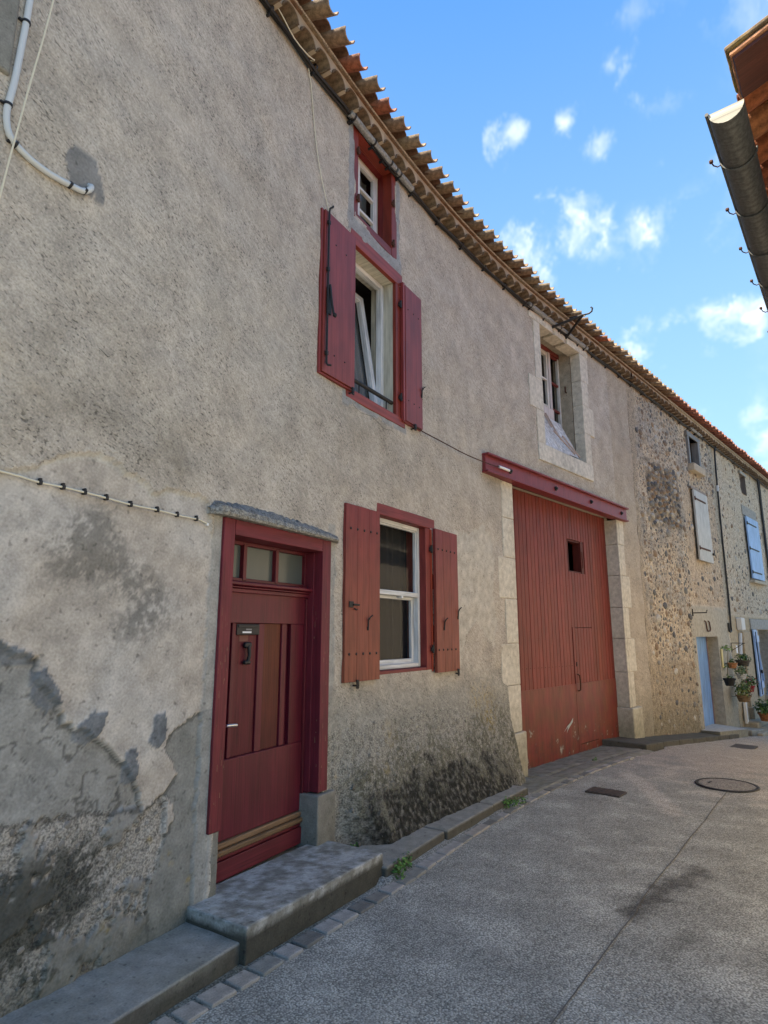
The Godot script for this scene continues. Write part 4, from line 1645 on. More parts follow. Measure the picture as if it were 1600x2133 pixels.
func attic_window(h: Node3D) -> void:
	var o := 1.3
	var fr := F(o, 0, 0)
	room(h, fr, 0.95 - o, 1.68 - o, 5.9, 6.85, -0.32)
	var w := Node3D.new()
	w.name = "window"
	h.add_child(w, true)
	var m := MB.new()
	m.col = RED_BRIGHT * 0.85
	m.box(V(0.878 - o, 5.80, -0.10), V(0.975 - o, 6.93, 0.02), 0.005)
	m.box(V(1.632 - o, 5.80, -0.10), V(1.742 - o, 6.93, 0.02), 0.005)
	m.turn = true
	m.col = RED_BRIGHT
	m.box(V(0.9755 - o, 6.842, -0.10), V(1.6315 - o, 6.93, 0.019), 0.005)
	m.col = RED_BRIGHT * 0.75
	m.box(V(0.9755 - o, 5.80, -0.10), V(1.6315 - o, 5.892, 0.016), 0.005)
	part(w, "frame", m, M.wood_flat, fr)
	m = MB.new()
	m.col = Color(0.17, 0.022, 0.022)
	m.box(V(0.955 - o, 5.87, -0.215), V(0.975 - o, 6.86, -0.101), 0.003)
	m.box(V(1.636 - o, 5.87, -0.215), V(1.656 - o, 6.86, -0.101), 0.003)
	m.box(V(0.9755 - o, 6.845, -0.215), V(1.635 - o, 6.865, -0.101), 0.003)
	m.box(V(0.9755 - o, 5.865, -0.215), V(1.635 - o, 5.885, -0.101), 0.003)
	part(w, "lining", m, M.wood_flat, fr)
	var wc2 := Color(0.68, 0.70, 0.72)
	part(w, "casing", frame4(0.975 - o, 1.634 - o, 5.886, 6.843, -0.21, -0.165, 0.03, Color(0.55, 0.52, 0.44)), M.white_paint, fr)
	m = frame4(1.006 - o, 1.602 - o, 5.917, 6.812, -0.20, -0.158, 0.07, wc2)
	m.box(V(1.225 - o, 5.98, -0.198), V(1.262 - o, 6.75, -0.155), 0.004)
	m.turn = true
	for y in [6.205, 6.475]:
		m.box(V(1.07 - o, y - 0.016, -0.196), V(1.54 - o, y + 0.016, -0.156), 0.004)
	part(w, "sash", m, M.white_paint, fr)
	for y in [5.985, 6.22, 6.49]:
		pane(w, fr, 1.075 - o, 1.226 - o, y, y + 0.25, -0.18)
		pane(w, fr, 1.261 - o, 1.535 - o, y, y + 0.25, -0.18)
	curtain(w, fr, 1.0 - o, 1.6 - o, 5.9, 6.8, -0.3, M.curtain_grey, 3.0)
	for q in [[0.965, 6.6], [0.97, 6.05], [1.66, 6.45], [1.66, 5.95]]:
		hinge(w, fr, q[0] - o, q[1], 0.024, M.rust)


func stone_window(h: Node3D) -> void:
	var o := 6.35
	var fr := F(o, 0, 0)
	room(h, fr, 5.62 - o, 7.09 - o, 4.65, 6.72, -0.5)
	reveal(h, fr, 5.62 - o, 7.072 - o, 4.64, 6.78, -0.165, -0.50, Color(0.40, 0.36, 0.29), M.render)
	var c := func(p: Vector3) -> Color:
		return Color(0.68, 0.64, 0.55).lerp(Color(0.56, 0.52, 0.44), clampf(0.3 + nA.get_noise_3dv(p * 2.5) * 0.9, 0.0, 1.0))
	var cs := func(p: Vector3) -> Color:
		var k := clampf(0.35 + nA.get_noise_3dv(p * 5.0) * 1.1 - absf(p.x) * 0.5, 0.0, 0.75)
		var li := clampf(nB.get_noise_3dv(p * 6.0) * 2.0 - 0.5, 0.0, 1.0) * sm(0.25, 0.0, (p - V(0.0, 4.55, 0.04)).length())
		return Color(0.68, 0.65, 0.58).lerp(Color(0.27, 0.27, 0.26), k).lerp(Color(0.45, 0.27, 0.05), li)
	for q in [[5.415, 5.705, 6.702], [5.19, 5.182, 5.703], [5.385, 4.642, 5.180]]:
		part(h, "quoin_stone", rbox(V(q[0] - o, q[1], -0.16), V(5.62 - o, q[2], 0.028), 0.008, 0.12, 0.003, c), M.stone, fr)
	for q in [[7.37, 6.18, 6.702], [7.32, 5.722, 6.178], [7.50, 5.202, 5.72], [7.31, 4.642, 5.20]]:
		part(h, "quoin_stone", rbox(V(7.07 - o, q[1], -0.16), V(q[0] - o, q[2], 0.028), 0.008, 0.12, 0.003, c), M.stone, fr)
	part(h, "sill_stone", rbox(V(5.385 - o, 4.355, -0.2), V(7.31 - o, 4.64, 0.035), 0.01, 0.06, 0.003, cs), M.stone, fr)
	# lintel with its two worn notches
	for q in [[5.28, 6.06, 6.705], [6.063, 6.14, 6.77], [6.143, 6.50, 6.705], [6.503, 6.58, 6.77], [6.583, 7.40, 6.705]]:
		part(h, "lintel_stone", rbox(V(q[0] - o, q[2], -0.2), V(q[1] - o, 6.868, 0.03), 0.008, 0.1, 0.003, c), M.stone, fr)
	# the old casement
	var w := Node3D.new()
	w.name = "window"
	h.add_child(w, true)
	var z := -0.39
	var rc := Color(0.20, 0.045, 0.04)
	var m := MB.new()
	m.col = rc
	m.turn = true
	m.box(V(5.62 - o, 6.70, z - 0.07), V(7.07 - o, 6.80, z + 0.02), 0.004)
	m.turn = false
	m.box(V(5.60 - o, 4.66, z - 0.07), V(5.68 - o, 6.70, z + 0.015), 0.004)
	part(w, "frame", m, M.wood, fr)
	var wc2 := Color(0.68, 0.665, 0.64)
	m = frame4(5.682 - o, 6.655 - o, 4.68, 6.698, z - 0.04, z + 0.01, 0.078, wc2)
	m.turn = true
	for y in [5.65, 6.155]:
		m.box(V(5.76 - o, y - 0.016, z - 0.035), V(6.577 - o, y + 0.016, z + 0.006), 0.003)
	part(w, "casement", m, M.white_paint, fr)
	m = MB.new()
	m.col = Color(0.60, 0.55, 0.555)
	m.box(V(6.63 - o, 4.68, z + 0.0105), V(6.705 - o, 6.698, z + 0.03), 0.004)
	m.col = Color(0.66, 0.66, 0.66)
	m.box(V(7.02 - o, 4.68, z - 0.04), V(7.068 - o, 6.698, z + 0.01), 0.004)
	part(w, "casement", m, M.white_paint, fr)
	m = MB.new()
	m.col = rc
	m.turn = true
	for y in [5.65, 6.16, 6.68]:
		m.box(V(6.72 - o, y - 0.02, z - 0.035), V(7.02 - o, y + 0.02, z + 0.006), 0.004)
	m.turn = false
	m.box(V(6.7055 - o, 4.69, z - 0.035), V(6.727 - o, 6.66, z + 0.012), 0.003)
	part(w, "casement_bars", m, M.wood, fr)
	part(w, "peeling_board", bx(V(5.72 - o, 5.36, z + 0.031), V(6.71 - o, 5.60, z + 0.045), 0.003, Color(0.58, 0.53, 0.54)), M.white_paint, fr)
	pane(w, fr, 5.76 - o, 6.577 - o, 4.75, 6.63, z - 0.02)
	pane(w, fr, 6.72 - o, 7.02 - o, 4.75, 6.66, z - 0.02)
	part(w, "shutter_pin", MB.new().tube([V(7.06 - o, 6.02, -0.26), V(7.02 - o, 6.02, -0.26), V(7.02 - o, 6.12, -0.26)], 0.012, 6), M.rust, fr)
	# sheet over the lower half
	m = MB.new()
	var gx := 16
	var gy := 10
	for i in gx:
		for j in gy:
			var q := []
			for e in [[0, 0], [1, 0], [1, 1], [0, 1]]:
				var s: float = float(i + e[0]) / gx
				var t: float = float(j + e[1]) / gy
				var xx := lerpf(5.64, lerpf(6.86, 6.90, sin(t * PI)), s)
				var y: float = lerpf(4.655 + 0.03 * s, 5.42 - 0.04 * s, t)
				var zz: float = lerpf(-0.02, -0.31, t) + 0.02 * nA.get_noise_2d(s * 7.0 + t * 3.0, t * 1.5) + (0.03 * sin(s * 9.0) * (1.0 - t))
				q.append(V(xx - o, y, zz - 0.01))
			var nn: Vector3 = ((q[1] - q[0]) as Vector3).cross(q[3] - q[0]).normalized()
			if nn.z < 0:
				nn = -nn
			m.quad(q[0], q[1], q[2], q[3], nn)
	var sh := part(self, "plastic_sheet", m, M.tarp, fr)
	tag(sh, "crumpled greyish sheet covering the lower half of the stone framed window", "sheet")
	m = MB.new()
	for q in [[6.22, 5.40, -0.27, 6.33, 5.02, -0.13], [6.20, 5.05, -0.13, 6.62, 4.70, 0.02], [6.50, 5.03, -0.13, 6.82, 4.68, 0.02], [6.12, 5.43, -0.28, 6.22, 5.12, -0.17]]:
		m.tube([V(q[0] - o, q[1], q[2] + 0.01), V(q[3] - o, q[4], q[5] + 0.01)], 0.014, 5)
	tag(part(self, "loose_lath", m, mat(Color(0.38, 0.30, 0.26), 0.8), fr), "thin splintered laths lying on the sheet in the stone window", "lath")
	# iron hoist bracket
	m = MB.new()
	var tip := V(6.30 - o, 6.96, 0.47)
	for s in [[6.05, 6.80], [6.55, 6.79]]:
		var a := V(s[0] - o, s[1], 0.03)
		m.tube([a, a.lerp(tip, 0.5), tip], 0.022, 6)
	m.tube([V(6.2 - o, 6.94, 0.28), tip, tip + V(0.02, 0.0, 0.10), tip + V(0.02, 0.02, 0.15), tip + V(0.02, 0.07, 0.165), tip + V(0.02, 0.10, 0.14)], 0.014, 6)
	tag(part(self, "hoist_bracket", m, M.iron, fr), "black iron hoist bracket with a hook above the stone framed window", "bracket")


func barn(h: Node3D) -> void:
	var fr := FC(4.52, 8.19, 0.0, 0.0)
	var L := (P(8.19, 0, 0) - P(4.52, 0, 0)).length()
	room(h, fr, -0.1, L + 0.1, -0.1, 3.9, -0.32)
	reveal(h, fr, -0.02, L + 0.02, -0.3, 3.86, -0.16, -0.34, Color(0.4, 0.35, 0.28), M.plain)
	# steel beam
	var bf := FC(3.715, 8.60, 0.0, 0.0)
	var bl := (P(8.60, 0, 0) - P(3.715, 0, 0)).length()
	var m := MB.new()
	m.col = Color(0.225, 0.040, 0.048)
	m.box(V(0, 3.83, -0.02), V(bl, 4.035, 0.062), 0.003)
	m.col = Color(0.22, 0.034, 0.042)
	m.box(V(-0.005, 4.036, -0.02), V(bl + 0.01, 4.062, 0.115), 0.004)
	m.box(V(-0.005, 3.803, -0.06), V(bl + 0.005, 3.829, 0.10), 0.004)
	var beam := Node3D.new()
	beam.name = "steel_lintel"
	h.add_child(beam, true)
	part(beam, "beam", m, M.wood_flat, bf)
	for u in [4.33, 5.69, 6.99, 8.33]:
		var b := MB.new().lathe([V2(0.036, 0), V2(0.034, 0.018), V2(0.02, 0.02), V2(0.018, 0.036), V2(0, 0.038)], 8)
		part(beam, "bolt", b, M.iron, bf * Transform3D(Basis(Vector3(1, 0, 0), PI / 2), V((u - 3.715) * bl / 4.885, 3.93, 0.063)))
	# jamb stones
	var c := func(p: Vector3) -> Color:
		var k := Color(0.68, 0.64, 0.55).lerp(Color(0.54, 0.49, 0.40), clampf(0.35 + nA.get_noise_3dv(p * 3.0) * 1.0, 0.0, 1.0))
		return k.lerp(Color(0.25, 0.235, 0.15), clampf((0.85 - p.y) * 0.9 + nA.get_noise_3dv(p * 6.0) * 0.3, 0.0, 0.7))
	var lf := F(4.36, 0, 0)
	for q in [[4.205, 3.29, 3.80], [4.20, 2.745, 3.285], [4.045, 2.197, 2.74], [4.20, 1.615, 2.192], [4.035, 1.085, 1.61], [4.17, 0.50, 1.08], [4.21, -0.35, 0.495]]:
		part(h, "jamb_stone", rbox(V(q[0] - 4.36, q[1], -0.2), V(4.52 - 4.36 + (0.05 if q[2] < 0.6 else 0.0), q[2], 0.022 + (0.03 if q[2] < 0.6 else 0.0)), 0.012, 0.12, 0.006, c), M.stone, lf)
	# right side: a splayed stone face
	var rf := F(8.35, 0, 0)
	for q in [[8.50, 3.345, 3.80], [8.47, 2.775, 3.34], [8.615, 2.20, 2.77], [8.45, 1.652, 2.195], [8.62, 1.07, 1.648], [8.46, 0.47, 1.066]]:
		var a := rbox(V(8.20 - 8.35, q[1], -0.24), V(q[0] - 8.35, q[2], 0.022), 0.012, 0.1, 0.006, c)
		a = rbox(V(8.262 - 8.35, q[1] + 0.002, -0.23), V(8.30 - 8.35, q[2] - 0.002, 0.030), 0.01, 0.1, 0.004, c, a)
		part(h, "jamb_stone", a, M.stone, rf)
	part(h, "jamb_stone", rbox(V(8.17 - 8.35, -0.5, -0.24), V(8.61 - 8.35, 0.468, 0.075), 0.025, 0.1, 0.008, c), M.stone, rf)
	# the door itself
	var d := Node3D.new()
	d.name = "barn_door"
	h.add_child(d, true)
	var z := -0.215
	var red := Color(0.185, 0.034, 0.025)
	var mid := 2.075
	var x0 := -0.03
	var x1 := L + 0.03
	part(d, "back_board", bx(V(x0, -0.08, z - 0.06), V(2.15, 3.85, z - 0.03), 0.002, red * 0.4), M.wood, fr)
	part(d, "back_board", bx(V(2.72, -0.08, z - 0.06), V(x1, 3.85, z - 0.03), 0.002, red * 0.4), M.wood, fr)
	part(d, "back_board", bx(V(2.1501, -0.08, z - 0.06), V(2.7199, 2.74, z - 0.03), 0.002, red * 0.4), M.wood, fr)
	part(d, "back_board", bx(V(2.1501, 3.29, z - 0.06), V(2.7199, 3.85, z - 0.03), 0.002, red * 0.4), M.wood, fr)
	var hx0 := 2.15
	var hx1 := 2.72
	for leaf in 2:
		var a := x0 if leaf == 0 else mid + 0.012
		var b := mid if leaf == 0 else x1
		var cnt := 19 if leaf == 0 else 15
		var w := (b - a) / cnt
		for k in cnt:
			var pa := a + k * w
			var pb := pa + w
			var zz := z + (0.006 if leaf == 0 else 0.0) + rng.randf_range(-0.002, 0.002)
			var t := 1.0 + rng.randf_range(-0.14, 0.14)
			var wear := 0.80
			var bits := [[wear, 3.85]]
			if leaf == 1 and pb > hx0 and pa < hx1:
				bits = [[wear, 2.738], [3.29, 3.85]]
			if leaf == 1 and k >= 1 and k < 7:
				if bits.size() == 2:
					bits = [[wear, 1.828], [1.836, 2.738], [3.29, 3.85]]
				else:
					bits = [[wear, 1.828], [1.836, 3.85]]
			for q in bits:
				var pm := MB.new()
				pm.col = red * t * Color(1.08, 1.08, 1.0)
				pm.col2 = red * t
				pm.g0 = 0.9
				pm.g1 = 1.6
				pm.uvo = V2(rng.randf() * 2.0, rng.randf())
				pm.box(V(pa + 0.0026, q[0], zz - 0.025), V(pb - 0.0026, q[1], zz), 0.006)
				part(d, "plank", pm, M.wood, fr)
	# sheet-iron foot, scraped
	for q in [[x0, mid - 0.002, 0.0055, 0], [mid + 0.09, mid + 0.72, 0.004, 1], [mid + 0.726, x1, 0.002, 2], [mid + 0.01, mid + 0.086, 0.006, 3]]:
		var g := MB.new()
		var nx := int((q[1] - q[0]) / 0.015) + 1
		var ny := 70
		var y00 := -0.08
		var vx := []
		for i in nx + 1:
			for j in ny + 1:
				var xa: float = lerpf(q[0], q[1], float(i) / nx)
				var ya := lerpf(y00, 0.955, float(j) / ny)
				var k := nA.get_noise_2d(xa * 9.0, ya * 9.0) + 0.5 * nB.get_noise_2d(xa * 34.0, ya * 34.0)
				var cl := nC.get_noise_2d(xa * 2.5 + 7.0, ya * 2.5)
				var cc := Color(0.195, 0.035, 0.027).lerp(Color(0.175, 0.052, 0.027), clampf(cl + 0.3, 0.0, 1.0))
				var low := sm(0.6, 0.0, ya)
				cc = cc.lerp(Color(0.085, 0.035, 0.022), clampf(low * (0.2 + k), 0.0, 0.75))
				var ch := sm(0.52, 0.66, k + 0.35 * cl + low * 0.22 - 0.12)
				cc = cc.lerp(Color(0.36, 0.335, 0.30), ch * sm(0.6, 0.35, ya))
				vx.append([V(xa, ya, z + 0.006 + q[2] + 0.002 * nC.get_noise_2d(xa * 4.0, ya * 4.0)), cc])
		for i in nx:
			for j in ny:
				var q4 := [vx[i * (ny + 1) + j], vx[(i + 1) * (ny + 1) + j], vx[(i + 1) * (ny + 1) + j + 1], vx[i * (ny + 1) + j + 1]]
				for t in [0, 2, 1, 0, 3, 2]:
					g.col = q4[t][1]
					g.put(q4[t][0], V(0, 0, 1), V2(q4[t][0].x, q4[t][0].y))
		g.col = Color(0.15, 0.03, 0.02)
		g.quad(V(q[0], 0.955, z - 0.02), V(q[1], 0.955, z - 0.02), V(q[1], 0.955, z + 0.006 + q[2]), V(q[0], 0.955, z + 0.006 + q[2]), V(0, 1, 0))
		part(d, "iron_sheet", g, M.wood_flat, fr)
	var sc := MB.new()
	sc.col = Color(0.38, 0.42, 0.41)
	var pts := [V2(1.57, 0.28), V2(1.70, 0.36), V2(1.86, 0.42), V2(1.90, 0.46), V2(1.88, 0.40), V2(1.72, 0.31), V2(1.66, 0.26), V2(1.65, 0.30)]
	for k in 6:
		var ctr := V2(1.72, 0.35)
		sc.tri(V(ctr.x, ctr.y, z + 0.022), V(pts[k].x, pts[k].y, z + 0.022), V(pts[k + 1].x, pts[k + 1].y, z + 0.022), V(0, 0, 1))
	part(d, "wicket_gap", bx(V(mid + 0.09, 0.036, z + 0.012), V(mid + 0.72, 0.044, z + 0.0185), 0.0, Color(0.03, 0.012, 0.01)), M.plain, fr)
	var gl := MB.new()
	gl.col = Color(0.05, 0.012, 0.01)
	for k in 34:
		var gx2 := x0 + (mid - x0) * k / 19.0 if k < 19 else mid + 0.012 + (x1 - mid - 0.012) * (k - 19) / 15.0
		var ln := rng.randf_range(0.02, 0.13)
		gl.quad(V(gx2 - 0.0022, 0.957, z + 0.014), V(gx2 + 0.0022, 0.957, z + 0.014), V(gx2 + 0.0006, 0.957 - ln, z + 0.014), V(gx2 - 0.0006, 0.957 - ln, z + 0.014), V(0, 0, 1))
	part(d, "groove_ends", gl, M.plain, fr).set_meta("kind", "stuff")
	part(d, "scrape", sc, M.plain, fr)
	# nail lines, hatch, handle
	for k in 19:
		nail(d, fr, x0 + 0.055 + k * 0.1105, 1.255 - k * 0.001, z + 0.006, 0.0075, M.rust)
		if k % 2 == 0:
			nail(d, fr, x0 + 0.055 + k * 0.1105, 2.50, z + 0.006, 0.006, M.rust)
	var hf := MB.new()
	hf.col = red * 0.55
	hf.box(V(2.152, 2.742, z - 0.16), V(2.172, 3.288, z - 0.026), 0.003)
	hf.box(V(2.62, 2.742, z - 0.16), V(2.718, 3.288, z - 0.012), 0.003)
	hf.box(V(2.173, 2.742, z - 0.16), V(2.619, 2.765, z - 0.026), 0.003)
	hf.box(V(2.173, 3.265, z - 0.16), V(2.619, 3.288, z - 0.026), 0.003)
	hf.box(V(2.655, 2.83, z - 0.0115), V(2.675, 3.12, z + 0.0), 0.003)
	part(d, "hatch_frame", hf, M.wood, fr)
	part(d, "door_handle", MB.new().tube([V(2.16, 1.10, z + 0.015), V(2.16, 1.08, z + 0.05), V(2.165, 0.97, z + 0.055), V(2.165, 0.86, z + 0.05), V(2.165, 0.84, z + 0.015)], 0.011, 8), M.rust, fr)
	part(d, "keyhole_plate", bx(V(2.165, 1.22, z + 0.0), V(2.19, 1.29, z + 0.012), 0.003), M.iron, fr)
	part(d, "seam_strip", bx(V(mid + 0.0125, 0.956, z + 0.0), V(mid + 0.05, 1.84, z + 0.012), 0.003, red * 0.9), M.wood, fr)


# ---------------------------------------------------------------- the rubble stone houses beyond
func stone_mesh(k: int) -> ArrayMesh:
	var m := MB.new()
	var r := RandomNumberGenerator.new()
	r.seed = 500 + k
	var ring := []
	for lev in 3:
		var row := []
		for i in 8:
			var a := TAU * i / 8.0
			var q: Vector2 = [V2(1.0, 0.0), V2(0.88, 0.5), V2(0.45, 0.86)][lev]
			row.append(V(cos(a) * q.x * (1.0 + r.randf_range(-0.13, 0.13)), sin(a) * q.x * (1.0 + r.randf_range(-0.13, 0.13)), q.y + r.randf_range(-0.06, 0.06)))
		ring.append(row)
	var top := V(0, 0, 1.0)
	for lev in 2:
		for i in 8:
			var a: Vector3 = ring[lev][i]
			var b: Vector3 = ring[lev][(i + 1) % 8]
			var c: Vector3 = ring[lev + 1][(i + 1) % 8]
			var d: Vector3 = ring[lev + 1][i]
			m.t3(a, b, c, a.normalized(), b.normalized(), c.normalized(), V2(a.x, a.y), V2(b.x, b.y), V2(c.x, c.y))
			m.t3(a, c, d, a.normalized(), c.normalized(), d.normalized(), V2(a.x, a.y), V2(c.x, c.y), V2(d.x, d.y))
	for i in 8:
		var a: Vector3 = ring[2][i]
		var b: Vector3 = ring[2][(i + 1) % 8]
		m.t3(a, b, top, a.normalized(), b.normalized(), V(0, 0, 1), V2(a.x, a.y), V2(b.x, b.y), V2(0, 0))
	return m.mesh()


func stones(par: Node3D, u0: float, u1: float, y0: float, y1: float, ok: Callable, tries: int, as_parts: int) -> void:
	var cell := {}
	var list := []
	for k in tries:
		var u := rng.randf_range(u0, u1)
		var y := rng.randf_range(y0, y1)
		var w: float = ok.call(u, y)
		if w <= 0.0:
			continue
		var big := rng.randf()
		var r := (0.020 + 0.062 * big * big * big * big + 0.016 * rng.randf()) * (1.0 - 0.4 * float(k) / tries)
		var rx := r * rng.randf_range(1.0, 1.7)
		if w > 1.5:
			r = rng.randf_range(0.038, 0.062)
			rx = r * rng.randf_range(1.1, 1.7)
		elif rng.randf() > w:
			continue
		var cx := int(floor(u / 0.3))
		var cy := int(floor(y / 0.3))
		var hit := false
		for i in range(cx - 1, cx + 2):
			for j in range(cy - 1, cy + 2):
				for s in cell.get(Vector2i(i, j), []):
					var dx: float = (u - s[0]) / (rx + s[2])
					var dy: float = (y - s[1]) / (r + s[3])
					if dx * dx + dy * dy < 0.86:
						hit = true
		if hit:
			continue
		var e := [u, y, rx, r, w]
		if not cell.has(Vector2i(cx, cy)):
			cell[Vector2i(cx, cy)] = []
		cell[Vector2i(cx, cy)].append(e)
		list.append(e)
	list.sort_custom(func(a, b): return a[2] * a[3] / (a[0] * a[0] - 20.0) > b[2] * b[3] / (b[0] * b[0] - 20.0))
	var meshes := []
	for k in 5:
		meshes.append(stone_mesh(k))
	var cols := [Color(0.34, 0.30, 0.24), Color(0.28, 0.265, 0.235), Color(0.13, 0.13, 0.135), Color(0.36, 0.27, 0.18), Color(0.54, 0.51, 0.45), Color(0.22, 0.165, 0.125), Color(0.30, 0.21, 0.14), Color(0.185, 0.18, 0.17)]
	var mats := []
	for c in cols:
		mats.append(mat(c, 0.85, T.clay_a, T.clay_h, V2(0.7, 0.7), 0.1))
	var tr := []
	var tc := []
	for k in list.size():
		var s: Array = list[k]
		fnv(s[0], s[1])
		var f := F(s[0], s[1], wo - 0.006)
		var depth: float = s[3] * (0.95 if s[4] > 1.5 else 0.45)
		f.basis = f.basis * Basis(V(0, 0, 1), rng.randf_range(-0.35, 0.35)) * Basis.from_scale(V(s[2], s[3], depth))
		var ci := rng.randi() % cols.size()
		if k < as_parts:
			mesh_part(par, "stone", meshes[rng.randi() % 5], mats[ci], f)
		else:
			tr.append(f)
			tc.append((cols[ci] as Color) * rng.randf_range(0.8, 1.15))
	if tr.size():
		var mm := MultiMesh.new()
		mm.transform_format = MultiMesh.TRANSFORM_3D
		mm.use_colors = true
		mm.mesh = meshes[0]
		mm.instance_count = tr.size()
		var inv := world_of(par).affine_inverse()
		for k in tr.size():
			mm.set_instance_transform(k, inv * (tr[k] as Transform3D))
			mm.set_instance_color(k, tc[k])
		var mi := MultiMeshInstance3D.new()
		mi.name = "small_stones"
		mi.multimesh = mm
		mi.material_override = M.clay
		mi.set_meta("kind", "stuff")
		par.add_child(mi, true)


func fnv(u: float, y: float) -> void:
	wall_b(u, y)


func strap(par: Node3D, fr: Transform3D, x0: float, x1: float, y: float, z: float, mt: Material) -> void:
	var m := MB.new().box(V(x0, y - 0.022, z), V(x1, y + 0.022, z + 0.012), 0.003)
	m.tube([V(x0 + 0.01, y - 0.05, z + 0.006), V(x0 + 0.01, y + 0.05, z + 0.006)], 0.016, 6)
	part(par, "strap_hinge", m, mt, fr)


func house_b() -> void:
	var h := thing("rubble_house", "rubble stone house with a white closed shutter and blue street door", "house", Transform3D(Basis.IDENTITY, P(12.2, -0.5, 0)))
	var holes := [[13.14, 13.92, 5.92, 6.62], [12.25, 13.95, -1.5, 1.66]]
	var us := grid_line(9.25, 15.25, [[9, 16, 0.06]], [13.14, 13.92, 12.25, 13.95])
	var ys := grid_line(-1.2, 7.04, [[-2, 8, 0.06]], [5.92, 6.62, 1.66])
	wall_part(h, "wall", wall_mesh(us, ys, holes, wall_b, 2, 0.2), [M.mortar, M.cement])
	roof(h, 9.25, 15.25, "brown", 0.285, 11.35)
	shell(h, 9.25, 15.25, false, false)
	stones(h, 9.45, 15.1, -0.2, 6.85, func(u, y):
		var lim: float = 9.55 + 0.25 * nA.get_noise_1d(y * 4.0) + clampf((y - 4.4) * 0.12, 0.0, 0.4)
		if u < lim or (u > 12.15 and y < 2.5):
			return 0.0
		if u > 12.9 and u < 14.2 and y > 3.3 and y < 5.35:
			return 0.0
		if u > 13.0 and u < 14.1 and y > 5.7:
			return 0.0
		if u > 12.3:
			return 0.9 if y > 5.3 else 0.10
		if y > 3.95 + (u - 10.2) * 0.1 and y < 5.35 and u > 10.1 and u < 12.0:
			return 2.0
		if y < 1.3:
			return 0.10
		return 0.95, 17000, 290)
	# small square attic window
	var o := 13.5
	var fr := F(o, 0, 0)
	room(h, fr, 13.14 - o, 13.92 - o, 5.92, 6.62, -0.3)
	reveal(h, fr, 13.14 - o, 13.92 - o, 5.92, 6.62, 0.03, -0.32, Color(0.14, 0.11, 0.09), M.plain)
	var w := Node3D.new()
	w.name = "window"
	h.add_child(w, true)
	var gw := Color(0.20, 0.20, 0.20)
	var m := MB.new()
	m.col = gw
	m.box(V(13.06 - o, 5.90, -0.12), V(13.16 - o, 6.72, 0.05), 0.006)
	m.box(V(13.88 - o, 5.90, -0.12), V(14.03 - o, 6.72, 0.05), 0.006)
	m.turn = true
	m.box(V(13.0 - o, 6.62, -0.12), V(14.08 - o, 6.74, 0.055), 0.006)
	part(w, "frame", m, M.wood, fr)
	var c := func(p: Vector3) -> Color: return Color(0.50, 0.43, 0.33) * (1.0 + 0.3 * nA.get_noise_3dv(p * 4.0))
	part(w, "sill", rbox(V(13.05 - o, 5.70, -0.1), V(14.0 - o, 5.90, 0.14), 0.02, 0.1, 0.01, c), M.stone, fr)
	# white shutter
	var top := Color(0.52, 0.515, 0.49)
	var s := shutter(h, fr, 12.95 - o, 14.06 - o, 3.46, 5.20, 0.05, 0.04, top, top * Color(0.95, 0.93, 0.9), 4, 0.5, M.white_paint)
	s.set_meta("label", "white weathered plank shutter")
	strap(s, fr, 12.97 - o, 13.85 - o, 4.98, 0.09, M.rust)
	strap(s, fr, 12.97 - o, 13.85 - o, 3.76, 0.09, M.rust)
	part(s, "catch", bx(V(14.0 - o, 3.66, 0.09), V(14.1 - o, 3.72, 0.13), 0.01), M.iron, fr)
	m = MB.new()
	m.col = Color(0.27, 0.20, 0.16)
	m.turn = true
	m.box(V(12.86 - o, 5.21, 0.0), V(14.1 - o, 5.28, 0.07), 0.01)
	part(h, "wooden_lintel", m, M.wood, fr)
	# blue street door set deep in its cement surround
	fr = F(13.1, 0, 0)
	o = 13.1
	reveal(h, fr, 12.25 - o, 13.95 - o, -1.0, 1.66, 0.02, -0.30, Color(0.40, 0.37, 0.30), M.cement)
	room(h, fr, 12.25 - o, 13.95 - o, -0.4, 1.6, -0.4)
	var d := Node3D.new()
	d.name = "door"
	h.add_child(d, true)
	var blue := Color(0.20, 0.36, 0.66)
	for k in 5:
		part(d, "board", bx(V(12.26 - o + k * 0.312, -0.42, -0.26), V(12.57 - o + k * 0.312, 1.655, -0.215), 0.005, blue * (1.0 + rng.randf_range(-0.05, 0.05))), M.wood_flat, fr)
	part(d, "frame", bx(V(13.822 - o, -0.42, -0.28), V(13.88 - o, 1.655, -0.20), 0.006, Color(0.22, 0.15, 0.15)), M.wood, fr)
	part(d, "frame", bx(V(13.881 - o, -0.42, -0.28), V(13.948 - o, 1.655, -0.225), 0.006, Color(0.30, 0.27, 0.24)), M.wood, fr)
	# irons on the cement
	m = MB.new()
	m.tube([V(12.14 - o, 2.28, 0.03), V(12.14 - o, 2.12, 0.03)], 0.014, 6)
	m.tube([V(12.14 - o, 2.19, 0.03), V(12.14 - o, 2.19, 0.32), V(12.15 - o, 2.25, 0.33)], 0.012, 6)
	tag(part(self, "wall_hook", m, M.iron, fr), "thin black iron hook on the cement beside the blue door's upper corner", "hook")
	m = MB.new()
	m.tube([V(13.0 - o, 2.03, 0.02), V(13.0 - o, 2.0, 0.05), V(13.0 - o, 1.84, 0.06), V(13.05 - o, 1.79, 0.06), V(13.22 - o, 1.79, 0.06), V(13.27 - o, 1.84, 0.06), V(13.27 - o, 2.0, 0.05), V(13.27 - o, 2.03, 0.02)], 0.016, 6)
	tag(part(self, "iron_staple", m, M.rust, fr), "rusty iron staple on the cement right above the blue door", "staple")


